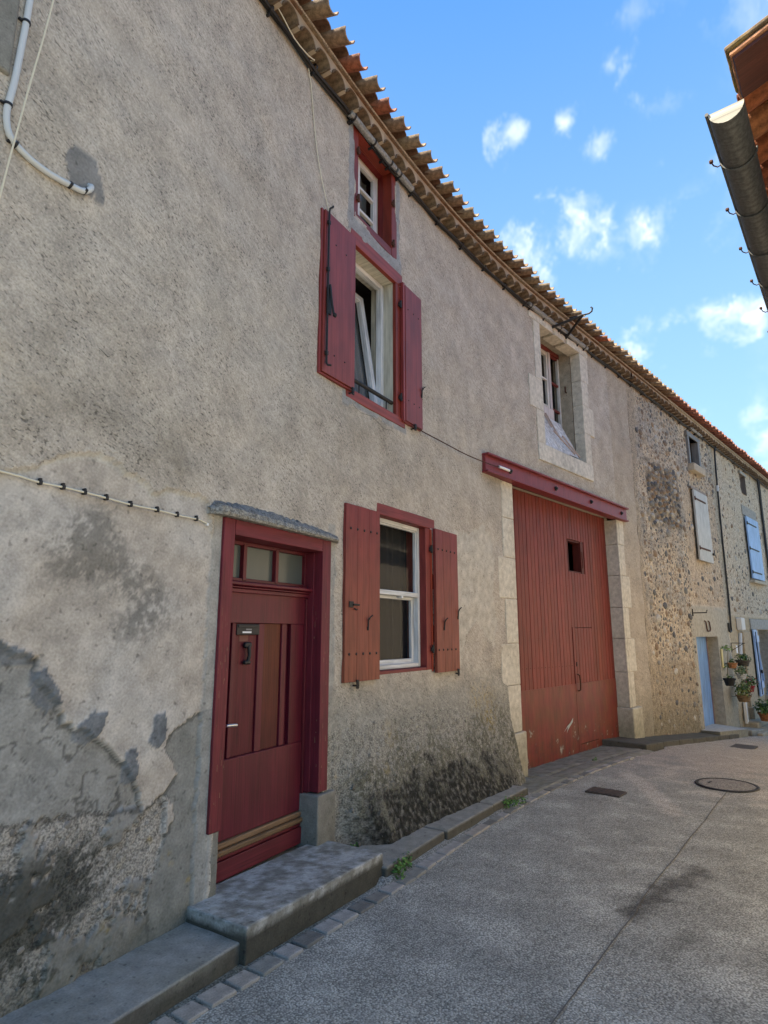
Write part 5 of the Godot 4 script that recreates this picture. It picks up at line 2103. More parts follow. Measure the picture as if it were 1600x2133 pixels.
func house_c() -> void:
	var h := thing("far_house", "pale stone house with sky blue shutters at the far right", "house", Transform3D(Basis.IDENTITY, P(19, -1.0, 0)))
	var holes := [[18.32, 18.86, 6.03, 6.64], [18.35, 19.5, -0.02, 1.82], [15.9, 16.7, -2.0, 1.30]]
	holes.resize(2)
	var us := grid_line(15.25, 32.0, [[15, 22, 0.08], [22, 40, 0.3]], [18.32, 18.86, 18.35, 19.5])
	var ys := grid_line(-2.4, 7.04, [[-3, 8, 0.08]], [6.03, 6.64, -0.02, 1.82])
	wall_part(h, "wall", wall_mesh(us, ys, holes, wall_b, 2, 0.2), [M.mortar, M.cement])
	roof(h, 15.25, 32.0, "red", 0.285, 0.0)
	shell(h, 15.25, 32.0, false, true)
	stones(h, 15.5, 22.0, 2.3, 6.8, func(u, y):
		if u > 17.9 and u < 19.9 and y > 3.1 and y < 5.5:
			return 0.0
		if u > 18.1 and u < 19.1 and y > 5.8:
			return 0.0
		return 0.22 + (0.5 if y < 3.6 else 0.0) + 0.3 * nA.get_noise_2d(u, y), 3500, 60)
	var o := 18.6
	var fr := F(o, 0, 0)
	room(h, fr, 18.32 - o, 18.86 - o, 6.03, 6.64, -0.2)
	reveal(h, fr, 18.32 - o, 18.86 - o, 6.03, 6.64, 0.03, -0.22, Color(0.15, 0.13, 0.12), M.plain)
	part(h, "window_board", bx(V(18.52 - o, 6.03, -0.12), V(18.86 - o, 6.64, -0.08), 0.004, Color(0.12, 0.115, 0.125)), M.wood, fr)
	var m := MB.new()
	m.col = Color(0.33, 0.31, 0.27)
	m.turn = true
	m.box(V(18.2 - o, 6.645, -0.05), V(19.0 - o, 6.74, 0.05), 0.01)
	part(h, "wooden_lintel", m, M.wood, fr)
	var blue := Color(0.30, 0.45, 0.72)
	var s := shutter(h, fr, 18.12 - o, 19.66 - o, 3.36, 5.27, 0.05, 0.04, blue, blue, 4, 1.0, M.wood_flat)
	s.set_meta("label", "closed sky blue shutter on the upper floor")
	for y in [5.05, 4.27, 3.55]:
		strap(s, fr, 18.12 - o, 19.3 - o, y, 0.09, M.iron)
	var c := func(p: Vector3) -> Color: return Color(0.50, 0.44, 0.34) * (1.0 + 0.3 * nA.get_noise_3dv(p * 4.0))
	part(h, "sill", rbox(V(18.05 - o, 3.22, -0.1), V(19.75 - o, 3.31, 0.14), 0.02, 0.15, 0.01, c), M.stone, fr)
	part(h, "cement_lintel", rbox(V(18.0 - o, 5.30, -0.1), V(19.8 - o, 5.62, 0.035), 0.02, 0.15, 0.01, func(_p): return Color(0.36, 0.35, 0.32)), M.cement, fr)
	# ground floor window with two blue leaves folded back
	o = 18.0
	fr = F(o, 0, 0)
	room(h, fr, 18.35 - o, 19.5 - o, 0.0, 1.8, -0.35)
	reveal(h, fr, 18.35 - o, 19.5 - o, -0.02, 1.82, 0.03, -0.36, Color(0.42, 0.40, 0.35), M.cement)
	var w := Node3D.new()
	w.name = "window"
	h.add_child(w, true)
	part(w, "frame", frame4(18.36 - o, 19.49 - o, -0.01, 1.81, -0.28, -0.21, 0.07, Color(0.66, 0.66, 0.68)), M.white_paint, fr)
	pane(w, fr, 18.42 - o, 19.43 - o, 0.06, 1.74, -0.25)
	part(h, "cement_lintel", rbox(V(17.35 - o, 1.84, -0.1), V(19.8 - o, 2.14, 0.05), 0.015, 0.15, 0.01, func(_p): return Color(0.38, 0.37, 0.34)), M.cement, fr)
	part(h, "sill", rbox(V(18.2 - o, -0.16, -0.2), V(19.7 - o, -0.025, 0.16), 0.02, 0.15, 0.01, c), M.stone, fr)
	# left leaf folded back on the wall
	var hf := fr * Transform3D(Basis(UPV, deg_to_rad(6.0)), V(17.32 - o, 0, 0.10))
	var sh := shutter(h, hf, 0.0, 0.96, 0.0, 1.84, -0.04, 0.035, blue, blue, 3, 1.0, M.wood_flat)
	for y in [1.58, 0.28]:
		part(sh, "ledge", bx(V(0.03, y - 0.09, -0.005), V(0.93, y + 0.09, 0.02), 0.004, blue * 1.05), M.wood_flat, hf)
	var br := MB.new()
	br.col = blue * 1.05
	for k in 1:
		var a := V(0.2, 1.48, 0.008)
		var b := V(0.86, 0.40, 0.008)
		br.tube([a, b], 0.05, 4)
	part(sh, "brace", br, M.wood_flat, hf)
	part(sh, "bolt", MB.new().tube([V(0.10, 1.78, 0.03), V(0.10, 0.05, 0.03)], 0.012, 6), M.iron, hf)
	part(sh, "latch", bx(V(0.55, 0.60, 0.01), V(0.75, 0.70, 0.05), 0.015), M.iron, hf)
	# pilaster-like cement strip between the doors, meter box, pipe
	part(h, "cement_pilaster", rbox(V(16.3 - o, -2.2, -0.1), V(17.15 - o, 1.78, 0.06), 0.02, 0.2, 0.01, func(_p): return Color(0.47, 0.37, 0.25)), M.cement, fr)
	part(h, "pilaster_base", rbox(V(16.2 - o, -2.2, -0.1), V(17.25 - o, -0.20, 0.14), 0.03, 0.2, 0.01, func(_p): return Color(0.40, 0.34, 0.24)), M.cement, fr)
	# utilities and small fittings
	o = 16.5
	fr = F(o, 0, 0)
	tag(part(self, "meter_box", bx(V(15.92 - o, 1.82, 0.0), V(16.28 - o, 2.15, 0.14), 0.02, Color(0.62, 0.62, 0.60)), M.plain, fr), "pale rectangular meter box on the wall left of the ground floor blue shutter", "meter box")
	var pm := MB.new()
	pm.tube([V(16.03 - o, 1.74, 0.05), V(15.82 - o, 1.18, 0.05)], 0.045, 8)
	tag(part(self, "upper_pipe", pm, M.pvc, fr), "short pale pipe on the wall above the hanging flower pots", "pipe")
	pm = MB.new().box(V(15.58 - o, -0.55, 0.03), V(15.68 - o, 0.0, 0.10), 0.01)
	pm.box(V(15.685 - o, -0.52, 0.03), V(15.75 - o, -0.02, 0.08), 0.01)
	tag(part(self, "white_trunking", pm, M.white, fr), "white boxed trunking running down to the steps below the flower pots", "trunking")
	tag(part(self, "small_notice", bx(V(15.56 - o, 1.22, 0.01), V(15.70 - o, 1.42, 0.025), 0.004), M.white, fr), "small blank white plate on the wall under the iron bracket", "plate")
	pm = MB.new()
	pm.tube([V(15.12 - o, 1.25, 0.02), V(15.12 - o, 1.49, 0.02), V(15.12 - o, 1.49, 0.34)], 0.010, 6)
	pm.tube([V(15.12 - o, 1.30, 0.02), V(15.12 - o, 1.48, 0.30)], 0.008, 6)
	tag(part(self, "flower_bracket", pm, M.iron, fr), "thin black iron wall bracket reaching out above the flower pots", "bracket")
	tag(part(self, "yellow_board", bx(V(14.03 - o, 0.92, 0.03), V(14.11 - o, 1.36, 0.06), 0.006, Color(0.62, 0.55, 0.28)), M.plain, fr), "narrow pale yellow wooden board upright beside the blue door recess", "board")


# ---------------------------------------------------------------- cables and pipes on the walls
func along(l: Array) -> Array:
	var out := []
	for i in l.size() - 1:
		var a: Array = l[i]
		var b: Array = l[i + 1]
		var n := maxi(1, int(absf(b[0] - a[0]) / 0.3))
		for k in n:
			var t := float(k) / n
			out.append(P(lerpf(a[0], b[0], t), lerpf(a[1], b[1], t), lerpf(a[2], b[2], t)))
	var z: Array = l[l.size() - 1]
	out.append(P(z[0], z[1], z[2]))
	return out


func clip_at(par: Node3D, u: float, y: float, off: float, r: float, vertical: bool) -> void:
	var f := F(u, y, off)
	var m := MB.new()
	if vertical:
		m.lathe([V2(r, -0.008), V2(r + 0.004, -0.008), V2(r + 0.004, 0.008), V2(r, 0.008)], 10)
		m.box(V(-r - 0.03, -0.008, -0.02), V(-r, 0.008, 0.0), 0.003)
		part(par, "clip", m, M.black, f)
	else:
		m.lathe([V2(r, -0.011), V2(r + 0.005, -0.011), V2(r + 0.005, 0.011), V2(r, 0.011)], 10)
		part(par, "clip", m, M.black, f * Transform3D(Basis(V(0, 0, 1), PI / 2), Vector3.ZERO))
		part(par, "clip_pin", bx(V(-0.009, -r - 0.03, -off), V(0.009, -r - 0.004, 0.0), 0.003), M.black, f)


func cables() -> void:
	var b := thing("cable_bundle", "black electric cable bundle clipped under the eaves of the houses", "cable", Transform3D(Basis.IDENTITY, P(-1.6, 6.85, 0)))
	for k in 3:
		var l := []
		for i in 70:
			var u := -4.0 + i * 0.42
			l.append([u, 6.862 + (0.020 if k == 2 else -0.012) + 0.010 * sin(i * 1.7 + k * 2.0) - 0.02 * float(i % 3 == 1), 0.034 + 0.026 * float(k % 2) + 0.006 * sin(i * 2.3 + k)])
		part(b, "cable", MB.new().tube(along(l), 0.015, 7), M.black)
	for i in 34:
		var u := -1.7 + i * 0.62
		clip_at(b, u, 6.858, 0.048, 0.034, false)
	for q in [[0.74, 1.62, "first"], [1.66, 2.0, "second"], [5.22, 7.32, "third"], [13.3, 14.2, "fourth"]]:
		var l := []
		var n := int((q[1] - q[0]) / 0.25) + 2
		for k in n:
			l.append([lerpf(q[0], q[1], float(k) / (n - 1)), 6.866, 0.062])
		var lab: String = {"first": "grey conduit pipe under the eave right over the small attic window", "second": "short grey conduit length just right of the attic window", "third": "long grey conduit pipe under the eave over the stone framed window", "fourth": "far grey conduit piece over the rubble house's tiny window"}[q[2]]
		var t := thing("conduit", lab, "conduit", F(q[0], 6.88, 0.08), "grey conduits under the eaves")
		part(t, "pipe", MB.new().tube(along(l), 0.040, 10), M.zinc)
		clip_at(t, q[0] + 0.06, 6.866, 0.062, 0.041, false)
		if q[1] - q[0] > 0.6:
			clip_at(t, q[0] + (q[1] - q[0]) * 0.5, 6.866, 0.062, 0.041, false)
			clip_at(t, q[1] - 0.1, 6.866, 0.062, 0.041, false)
	# pale wire that drops to the upper shutter
	var w := [P(-0.6, 6.99, 0.03), P(-0.42, 6.88, 0.10), P(-0.2, 6.80, 0.10), P(0.0, 6.80, 0.11), P(0.07, 6.82, 0.12), P(0.10, 6.86, 0.08), P(0.09, 6.86, 0.03), P(0.145, 6.7, 0.025), P(0.20, 6.4, 0.025), P(0.26, 6.1, 0.025), P(0.34, 5.85, 0.025), P(0.47, 5.56, 0.03)]
	tag(part(self, "telephone_wire", MB.new().tube(smooth(w), 0.0048, 6), M.cream), "thin cream wire dropping from the eave to the upper red shutter", "wire")
	# conduit on the left that bends into the wall
	var c := thing("curved_conduit", "pale grey conduit curving down the wall into a cement patch", "conduit", F(-2.25, 4.2, 0.03))
	w = [P(-2.246, 7.0, 0.03), P(-2.246, 5.6, 0.03), P(-2.25, 5.0, 0.03), P(-2.256, 4.77, 0.03), P(-2.27, 4.45, 0.03), P(-2.284, 4.30, 0.03), P(-2.27, 4.205, 0.03), P(-2.235, 4.155, 0.03), P(-2.15, 4.122, 0.03), P(-2.04, 4.112, 0.03), P(-1.92, 4.128, 0.03), P(-1.86, 4.140, 0.03), P(-1.825, 4.168, 0.035), P(-1.812, 4.20, 0.03), P(-1.812, 4.225, -0.02)]
	part(c, "pipe", MB.new().tube(smooth(w), 0.0165, 10), M.pvc)
	for q in [[-2.252, 4.86], [-2.282, 4.33], [-2.225, 4.148], [-1.93, 4.127], [-1.845, 4.15]]:
		var m := MB.new().lathe([V2(0.0165, -0.007), V2(0.021, -0.007), V2(0.021, 0.007), V2(0.0165, 0.007)], 10)
		var hz: bool = q[1] < 4.2
		part(c, "clip", m, M.black, F(q[0], q[1], 0.03) * Transform3D(Basis(V(0, 0, 1), PI / 2 * 0.85 if hz else 0.0), Vector3.ZERO))
		part(c, "clip_pin", bx(V(-0.035, -0.006, -0.03), V(-0.018, 0.006, 0.0), 0.002), M.black, F(q[0], q[1], 0.03))
	# a wire that hangs free in front of it
	w = [P(-2.1, 7.0, 0.22), P(-2.175, 5.2, 0.14), P(-2.235, 4.4, 0.10), P(-2.27, 3.9, 0.07), P(-2.30, 3.4, 0.06), P(-2.34, 2.2, 0.05)]
	tag(part(self, "hanging_wire", MB.new().tube(smooth(w), 0.0046, 6), M.cream), "thin pale wire hanging straight down in front of the grey conduit", "wire")
	# clipped cable beside the front door
	c = thing("clipped_cable", "white cable with black clips ending left of the front door's drip stone", "cable", F(-1.4, 2.47, 0.01))
	w = []
	for q in [[-3.0, 2.53], [-2.09, 2.489], [-1.99, 2.484], [-1.90, 2.476], [-1.785, 2.478], [-1.67, 2.475], [-1.53, 2.470], [-1.37, 2.461], [-1.18, 2.463], [-1.03, 2.457], [-0.88, 2.459], [-0.84, 2.452], [-0.795, 2.442]]:
		w.append(P(q[0], q[1], 0.018))
	part(c, "cable", MB.new().tube(smooth(w), 0.006, 8), M.cream)
	part(c, "cable_tip", MB.new().box(V(-0.008, -0.012, -0.012), V(0.008, 0.006, 0.008), 0.003), M.white, F(-0.793, 2.44, 0.018))
	for q in [[-1.90, 2.477], [-1.78, 2.478], [-1.66, 2.475], [-1.53, 2.470], [-1.375, 2.462], [-1.19, 2.463], [-1.04, 2.458], [-0.885, 2.459]]:
		var m := MB.new().box(V(-0.009, -0.012, -0.02), V(0.009, 0.012, 0.010), 0.004)
		m.box(V(-0.006, 0.010, -0.02), V(0.006, 0.022, 0.006), 0.002)
		part(c, "clip", m, M.black, F(q[0], q[1], 0.018))
	# wire from the upper shutter to the barn beam
	w = [P(2.02, 3.95, 0.06), P(2.2, 3.94, 0.05), P(2.6, 3.93, 0.06), P(3.2, 3.905, 0.08), P(3.8, 3.91, 0.10), P(4.02, 3.925, 0.11)]
	tag(part(self, "stretched_wire", MB.new().tube(smooth(w), 0.0065, 6), M.rust), "thin dark wire stretched from the upper right shutter to the red beam", "wire")
	tag(part(self, "insulator", MB.new().tube([P(4.0, 3.925, 0.11), P(4.26, 3.925, 0.12)], 0.018, 8), M.white), "white tube insulator at the left end of the red steel beam", "insulator")
	# down cable between the stone houses
	c = thing("down_cable", "black cable running down the joint between the two stone houses", "cable", F(15.3, 4.0, 0.05))
	w = [P(15.5, 6.87, 0.08), P(15.42, 6.7, 0.06), P(15.36, 5.9, 0.05), P(15.31, 5.2, 0.05), P(15.27, 4.4, 0.05), P(15.25, 3.4, 0.05), P(15.22, 2.5, 0.05), P(15.16, 2.0, 0.05), P(15.15, 1.80, 0.05), P(14.98, 1.79, 0.05), P(14.95, 2.0, 0.05)]
	part(c, "cable", MB.new().tube(smooth(w), 0.024, 7), M.black)
	part(c, "joint_sleeve", MB.new().tube([P(15.34, 5.72, 0.05), P(15.33, 5.56, 0.05)], 0.04, 8), M.pvc)
	c = thing("down_cable", "black cable bundle dropping from the eave at the photo's right edge", "cable", F(20.6, 6.0, 0.05))
	for k in 2:
		w = [P(20.4 + k * 0.2, 6.87, 0.08), P(20.5 + k * 0.15, 6.5, 0.07), P(20.62 + k * 0.1, 5.6, 0.05), P(20.62 + k * 0.1, 3.0, 0.05)]
		part(c, "cable", MB.new().tube(smooth(w), 0.03, 6), M.black)


func smooth(l: Array) -> Array:
	var c := Curve3D.new()
	for i in l.size():
		var t: Vector3 = (l[mini(i + 1, l.size() - 1)] - l[maxi(i - 1, 0)]) * 0.16
		c.add_point(l[i], -t, t)
	var out := []
	for i in l.size() - 1:
		var n := clampi(int((l[i + 1] - l[i]).length() / 0.06), 2, 8)
		for k in n:
			out.append(c.sample(i, float(k) / n))
	out.append(l[l.size() - 1])
	return out


# ---------------------------------------------------------------- the lane
func seg_dist(p: Vector2, a: Vector2, b: Vector2) -> float:
	return p.distance_to(Geometry2D.get_closest_point_to_segment(p, a, b))


func lane() -> void:
	var g := MeshInstance3D.new()
	g.name = "ground"
	var pl := PlaneMesh.new()
	pl.size = Vector2(1200, 1200)
	g.mesh = pl
	g.position = Vector3(0, -2.6, 0)
	g.material_override = mat(Color(0.13, 0.12, 0.09), 0.95)
	add_child(structure(g), true)
	# road sheet
	var us := grid_line(-9.0, 44.0, [[-9, -2, 0.15], [-2, 7, 0.04], [7, 16, 0.08], [16, 50, 0.4]], [])
	var os := grid_line(-0.3, 7.0, [[-1, 0.4, 0.1], [0.4, 3.2, 0.04], [3.2, 8, 0.2]], [])
	var m := SurfaceTool.new()
	m.begin(Mesh.PRIMITIVE_TRIANGLES)
	var nu := us.size()
	var no := os.size()
	for i in nu:
		for j in no:
			var u := us[i]
			var o := os[j]
			var n1 := nC.get_noise_2d(u * 2.0, o * 2.0 + 100.0)
			var n2 := nA.get_noise_2d(u * 5.0, o * 5.0)
			var c := Vector3(0.43, 0.428, 0.382) * (1.0 + 0.20 * n1 + 0.12 * n2)
			var p := V2(u, o)
			# paler repaired trace and a damp stain
			var d := minf(seg_dist(p, V2(5.3, 1.05), V2(4.73, 1.47)), seg_dist(p, V2(4.73, 1.47), V2(3.75, 2.0)))
			c = c.lerp(Vector3(0.66, 0.61, 0.53), 0.8 * sm(0.16, 0.05, d + n2 * 0.05))
			d = minf(seg_dist(p, V2(0.95, 2.16), V2(1.45, 2.27)), seg_dist(p, V2(1.45, 2.27), V2(2.1, 2.45)))
			c = c.lerp(Vector3(0.09, 0.085, 0.075), clampf(0.8 * sm(0.15, 0.0, d + n2 * 0.16 + 0.03 * grit(u, o)), 0.0, 1.0))
			d = seg_dist(p, V2(0.45, 2.42), V2(0.95, 2.55))
			c = c.lerp(Vector3(0.12, 0.115, 0.10), 0.4 * sm(0.10, 0.02, d + n2 * 0.06))
			# pale dusty edge and moss by the setts
			var e := 0.66 + 0.05 * n2
			c = c.lerp(Vector3(0.42, 0.39, 0.33), 0.5 * sm(e + 0.22, e, o) * clampf((u - 0.5) * 0.3, 0.1, 1.0))
			if o < 0.55:
				c = c.lerp(Vector3(0.16, 0.165, 0.12), 0.7)
			# the far stretch is warmer and worn smooth
			c = c.lerp(Vector3(0.56, 0.49, 0.41), 0.8 * sm(5.2, 8.0, u + n1 * 1.5 + o * 0.4))
			c = c.lerp(c * 1.12, sm(0.2, 0.5, n1))
			m.set_color(Color(c.x, c.y, c.z))
			m.set_uv(V2(u + o * 0.31, o - u * 0.31))
			m.set_normal(UPV)
			var yy := road_y(u) + 0.006 * n1
			if o < 0.63 and u > 3.5 and u < 8.2:
				yy -= 0.25
			if u > 0.5 and u < 3.5:
				yy += 0.035 * sm(0.66, 0.58, o)
			m.add_vertex(P(u, yy, o))
	for i in nu - 1:
		for j in no - 1:
			var a := i * no + j
			var b := a + 1
			var c := a + no + 1
			var d := a + no
			for k in [a, c, b, a, d, c]:
				m.add_index(k)
	var rm := m.commit()
	# keep the front side up
	var road := mesh_part(self, "road", rm, M.road, Transform3D.IDENTITY)
	structure(road)
	# saw-cut joints
	var jm := MB.new()
	jm.col = Color(0.10, 0.096, 0.088)
	for l in [[[-1.3, 1.93], [-0.43, 2.028], [-0.045, 2.075], [0.36, 2.121], [0.915, 2.186], [1.185, 2.191], [2.34, 2.267], [3.66, 2.291], [5.0, 2.235], [5.15, 2.22]], [[3.66, 2.29], [3.9, 1.75], [3.75, 1.2], [3.6, 0.8]]]:
		for i in l.size() - 1:
			for k in 6:
				var q := []
				for t in [k / 6.0, (k + 1) / 6.0]:
					var u := lerpf(l[i][0], l[i + 1][0], t)
					var o := lerpf(l[i][1], l[i + 1][1], t) + 0.006 * nA.get_noise_1d(u * 20.0)
					var w := 0.0035 + 0.002 * nB.get_noise_1d(u * 30.0)
					var side := V2(0, 1) if l.size() > 5 else V2(1, 0)
					q.append(P(u - side.x * w, road_y(u) + 0.011, o - side.y * w))
					q.append(P(u + side.x * w, road_y(u) + 0.011, o + side.y * w))
				jm.quad(q[0], q[1], q[3], q[2], UPV)
	part(road, "joint", jm, M.plain)
	# row of setts along the gutter
	var gs := thing("gutter_strip", "", "", Transform3D(Basis.IDENTITY, P(0, 0, 0.6)))
	gs.remove_meta("label")
	gs.remove_meta("category")
	structure(gs)
	var sc := [Color(0.37, 0.36, 0.335), Color(0.28, 0.275, 0.25), Color(0.19, 0.185, 0.17), Color(0.39, 0.36, 0.31), Color(0.24, 0.235, 0.21)]
	var u := -2.6
	while u < 6.4:
		var inn := lerpf(0.50, 0.625, clampf((u + 0.85) / 1.45, -0.5, 1.0))
		var wd := lerpf(0.125, 0.085, clampf((u + 1.0) / 4.0, 0.0, 1.0))
		var ln := rng.randf_range(0.125, 0.19)
		var cc: Color = sc[rng.randi() % 5]
		var f := F(u + ln * 0.5, road_y(u), inn + wd * 0.5)
		f.basis = f.basis * Basis(UPV, rng.randf_range(-0.03, 0.03) - 0.07 * (1.0 if u < 0.6 else 0.0))
		part(gs, "paving_stone", rbox(V(-ln * 0.5, -0.06, -wd * 0.5), V(ln * 0.5, 0.012 + rng.randf() * 0.006, wd * 0.5), 0.01, 0.2, 0.004, func(_p): return cc), M.stone, f)
		u += ln + rng.randf_range(0.008, 0.03)
	# kerbs
	var kb := thing("kerb", "", "", Transform3D(Basis.IDENTITY, P(0, 0, 0.4)))
	kb.remove_meta("label")
	kb.remove_meta("category")
	structure(kb)
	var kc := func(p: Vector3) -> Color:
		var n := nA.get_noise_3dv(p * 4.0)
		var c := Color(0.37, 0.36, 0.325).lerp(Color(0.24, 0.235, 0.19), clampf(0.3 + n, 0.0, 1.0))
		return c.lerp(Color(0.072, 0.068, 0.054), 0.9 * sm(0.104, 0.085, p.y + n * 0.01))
	var f0 := FC(-2.6, -0.7, 0, 0.0)
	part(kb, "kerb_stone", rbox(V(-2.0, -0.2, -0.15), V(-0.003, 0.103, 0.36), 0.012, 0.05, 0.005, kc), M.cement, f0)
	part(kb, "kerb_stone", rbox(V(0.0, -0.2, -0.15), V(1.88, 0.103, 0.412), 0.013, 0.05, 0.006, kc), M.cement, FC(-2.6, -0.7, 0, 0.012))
	for q in [[0.56, 1.55, 0.585], [1.555, 2.55, 0.605], [2.555, 3.42, 0.60]]:
		var ff := FC(q[0], q[1], 0, q[2])
		var ll := (P(q[1], 0, q[2]) - P(q[0], 0, q[2])).length()
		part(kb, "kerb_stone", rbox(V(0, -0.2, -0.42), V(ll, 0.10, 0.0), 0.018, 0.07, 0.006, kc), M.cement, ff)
	for k in 7:
		var ua := 7.45 + k * 0.78
		var ub := ua + 0.775
		var yy := (road_y(ua) + road_y(ub)) * 0.5
		var ff := FC(ua, ub, 0, 0.52)
		ff.origin.y = road_y(ua)
		var ll := (P(ub, 0, 0.52) - P(ua, 0, 0.52)).length()
		ff.basis = ff.basis * Basis(V(0, 0, 1), atan2(road_y(ub) - road_y(ua), ll))
		part(kb, "kerb_stone", rbox(V(0, -0.3, -0.75), V(ll, 0.085, 0.0), 0.02, 0.1, 0.012, kc), M.cement, ff)
	for k in 10:
		var ua := 14.1 + k * 0.9
		var ff := FC(ua, ua + 0.89, 0, 0.5)
		ff.origin.y = road_y(ua)
		ff.basis = ff.basis * Basis(V(0, 0, 1), atan2(road_y(ua + 0.89) - road_y(ua), 0.89))
		part(kb, "kerb_stone", rbox(V(0, -0.3, -0.75), V(0.885, 0.14, 0.0), 0.02, 0.12, 0.012, kc), M.cement, ff)
	# worn stone step at the door
	var tc := func(p: Vector3) -> Color:
		var n := nA.get_noise_3dv(p * 5.0) + 0.8 * nB.get_noise_3dv(p * 18.0)
		var c := Color(0.25, 0.24, 0.205).lerp(Color(0.46, 0.46, 0.43), clampf(0.42 + n * 2.2, 0.0, 1.0))
		c = c.lerp(Color(0.13, 0.13, 0.09), clampf(-n * 0.8 - 0.15, 0.0, 0.6))
		c = c * (1.0 + 0.16 * grit(p.x, p.z + p.y))
		var wet := sm(0.155, 0.120, p.y + n * 0.008)
		return c.lerp(Color(0.078, 0.073, 0.056), wet)
	var sf := FC(-0.75, 0.62, 0, 0.0)
	sf.basis = sf.basis * Basis(UPV, -0.055)
	var st := rbox(V(0.0, -0.1, -0.12), V(1.36, 0.186, 0.47), 0.013, 0.018, 0.007, tc)
	tag(part(self, "door_step", st, M.cement, sf), "worn grey stone step below the burgundy front door", "step")
	# apron in front of the barn door
	var ap := thing("ramp", "", "", Transform3D(Basis.IDENTITY, P(6, 0, 0.3)))
	ap.remove_meta("label")
	ap.remove_meta("category")
	structure(ap)
	for q in [[3.43, 4.56, 0.02, 0.64], [4.565, 5.72, -0.4, 0.30], [4.565, 5.72, 0.306, 0.66], [5.725, 6.95, -0.4, 0.42], [6.955, 8.3, -0.4, 0.46], [5.725, 7.44, 0.428, 0.70]]:
		var sm2 := MB.new()
		var nx := int((q[1] - q[0]) / 0.06)
		var nyy := maxi(3, int((q[3] - q[2]) / 0.06))
		var vv := func(i: int, j: int) -> Array:
			var uu: float = lerpf(q[0], q[1], float(i) / nx)
			var oo: float = lerpf(q[2], q[3], float(j) / nyy)
			var n := nA.get_noise_2d(uu * 6.0, oo * 6.0)
			var y := lerpf(-0.085, road_y(uu) + 0.022, clampf((oo + 0.3) / 0.95, 0.0, 1.0)) + n * 0.008
			if i == 0 or i == nx or j == 0 or j == nyy:
				y -= 0.014
			if oo > 0.6:
				y -= 0.012
			var c := Color(0.29, 0.275, 0.225).lerp(Color(0.17, 0.165, 0.11), clampf(0.35 + n * 1.4 - oo * 0.4, 0.0, 0.9))
			return [P(uu, y, oo), c]
		for i in nx:
			for j in nyy:
				var a: Array = vv.call(i, j)
				var b: Array = vv.call(i + 1, j)
				var c: Array = vv.call(i + 1, j + 1)
				var d: Array = vv.call(i, j + 1)
				sm2.col = a[1]
				var nn: Vector3 = ((b[0] as Vector3) - a[0]).cross((d[0] as Vector3) - a[0]).normalized()
				if nn.y < 0:
					nn = -nn
				sm2.t3(a[0], b[0], c[0], nn, nn, nn, V2(a[0].x, a[0].z), V2(b[0].x, b[0].z), V2(c[0].x, c[0].z))
				sm2.t3(a[0], c[0], d[0], nn, nn, nn, V2(a[0].x, a[0].z), V2(c[0].x, c[0].z), V2(d[0].x, d[0].z))
		part(ap, "concrete_slab", sm2, M.cement)
	# manhole, drains
	var mh := thing("manhole_cover", "round manhole cover with an iron ring in the road", "manhole cover", F(5.5, road_y(5.5) + 0.008, 2.14))
	part(mh, "ring", MB.new().lathe([V2(0.298, 0.0), V2(0.298, 0.009), V2(0.328, 0.009), V2(0.338, 0.0)], 32), M.iron, mh.transform)
	var disc := MB.new()
	disc.col = Color(0.35, 0.325, 0.285)
	for k in 28:
		var a := TAU * k / 28.0
		var b := TAU * (k + 1) / 28.0
		var pa := V(cos(a) * 0.297, 0.005, sin(a) * 0.297)
		var pb := V(cos(b) * 0.297, 0.005, sin(b) * 0.297)
		disc.t3(V(0, 0.007, 0), pa, pb, UPV, UPV, UPV, V2(0, 0), V2(pa.x, pa.z), V2(pb.x, pb.z))
	part(mh, "infill", disc, M.road, mh.transform)
	part(mh, "lifting_hole", bx(V(-0.06, 0.007, -0.19), V(0.03, 0.011, -0.165), 0.001), M.black, mh.transform)
	var dr := thing("drain_cover", "small dark rectangular iron cover near the barn ramp", "drain cover", F(4.14, 0.012, 1.2))
	part(dr, "plate", bx(V(-0.125, -0.02, -0.19), V(0.125, 0.006, 0.19), 0.004), M.cover, dr.transform)
	for k in 7:
		part(dr, "rib", bx(V(-0.115, 0.0062, -0.17 + k * 0.05), V(0.115, 0.010, -0.145 + k * 0.05), 0.001), M.cover, dr.transform)
	dr = thing("drain_cover", "far dark drain cover in the road near the blue door step", "drain cover", F(10.0, road_y(10.0) + 0.012, 1.27))
	part(dr, "plate", bx(V(-0.26, -0.02, -0.18), V(0.26, 0.008, 0.18), 0.004), M.cover, dr.transform)
	# step slab of the blue door and the far steps
	var sb := MB.new()
	sb.col = Color(0.47, 0.46, 0.43)
	var e := [P(11.55, road_y(11.55) + 0.16, 0.50), P(13.75, road_y(13.75) + 0.17, 0.50), P(13.95, -0.40, -0.29), P(12.26, -0.36, -0.29)]
	sb.quad(e[0], e[1], e[2], e[3], UPV)
	sb.col = Color(0.25, 0.24, 0.19)
	var dn := V(0, -0.5, 0)
	sb.quad(e[0], e[1], e[1] + dn, e[0] + dn, N(12.5))
	sb.quad(e[0], e[3], e[3] + dn, e[0] + dn, -F(12.5, 0, 0).basis.x)
	sb.quad(e[1], e[2], e[2] + dn, e[1] + dn, F(12.5, 0, 0).basis.x)
	tag(part(self, "door_slab", sb, M.cement), "grey cement slab sloping down from the blue door to the road", "step")
	var c2 := func(p: Vector3) -> Color: return Color(0.40, 0.35, 0.26) * (1.0 + 0.3 * nA.get_noise_3dv(p * 4.0))
	var ff2 := F(16.2, 0, 0)
	tag(part(self, "stone_step", rbox(V(-0.6, -1.3, -0.2), V(0.9, -0.50, 0.32), 0.04, 0.2, 0.02, c2), M.stone, ff2), "upper worn stone step under the flower pots", "step")
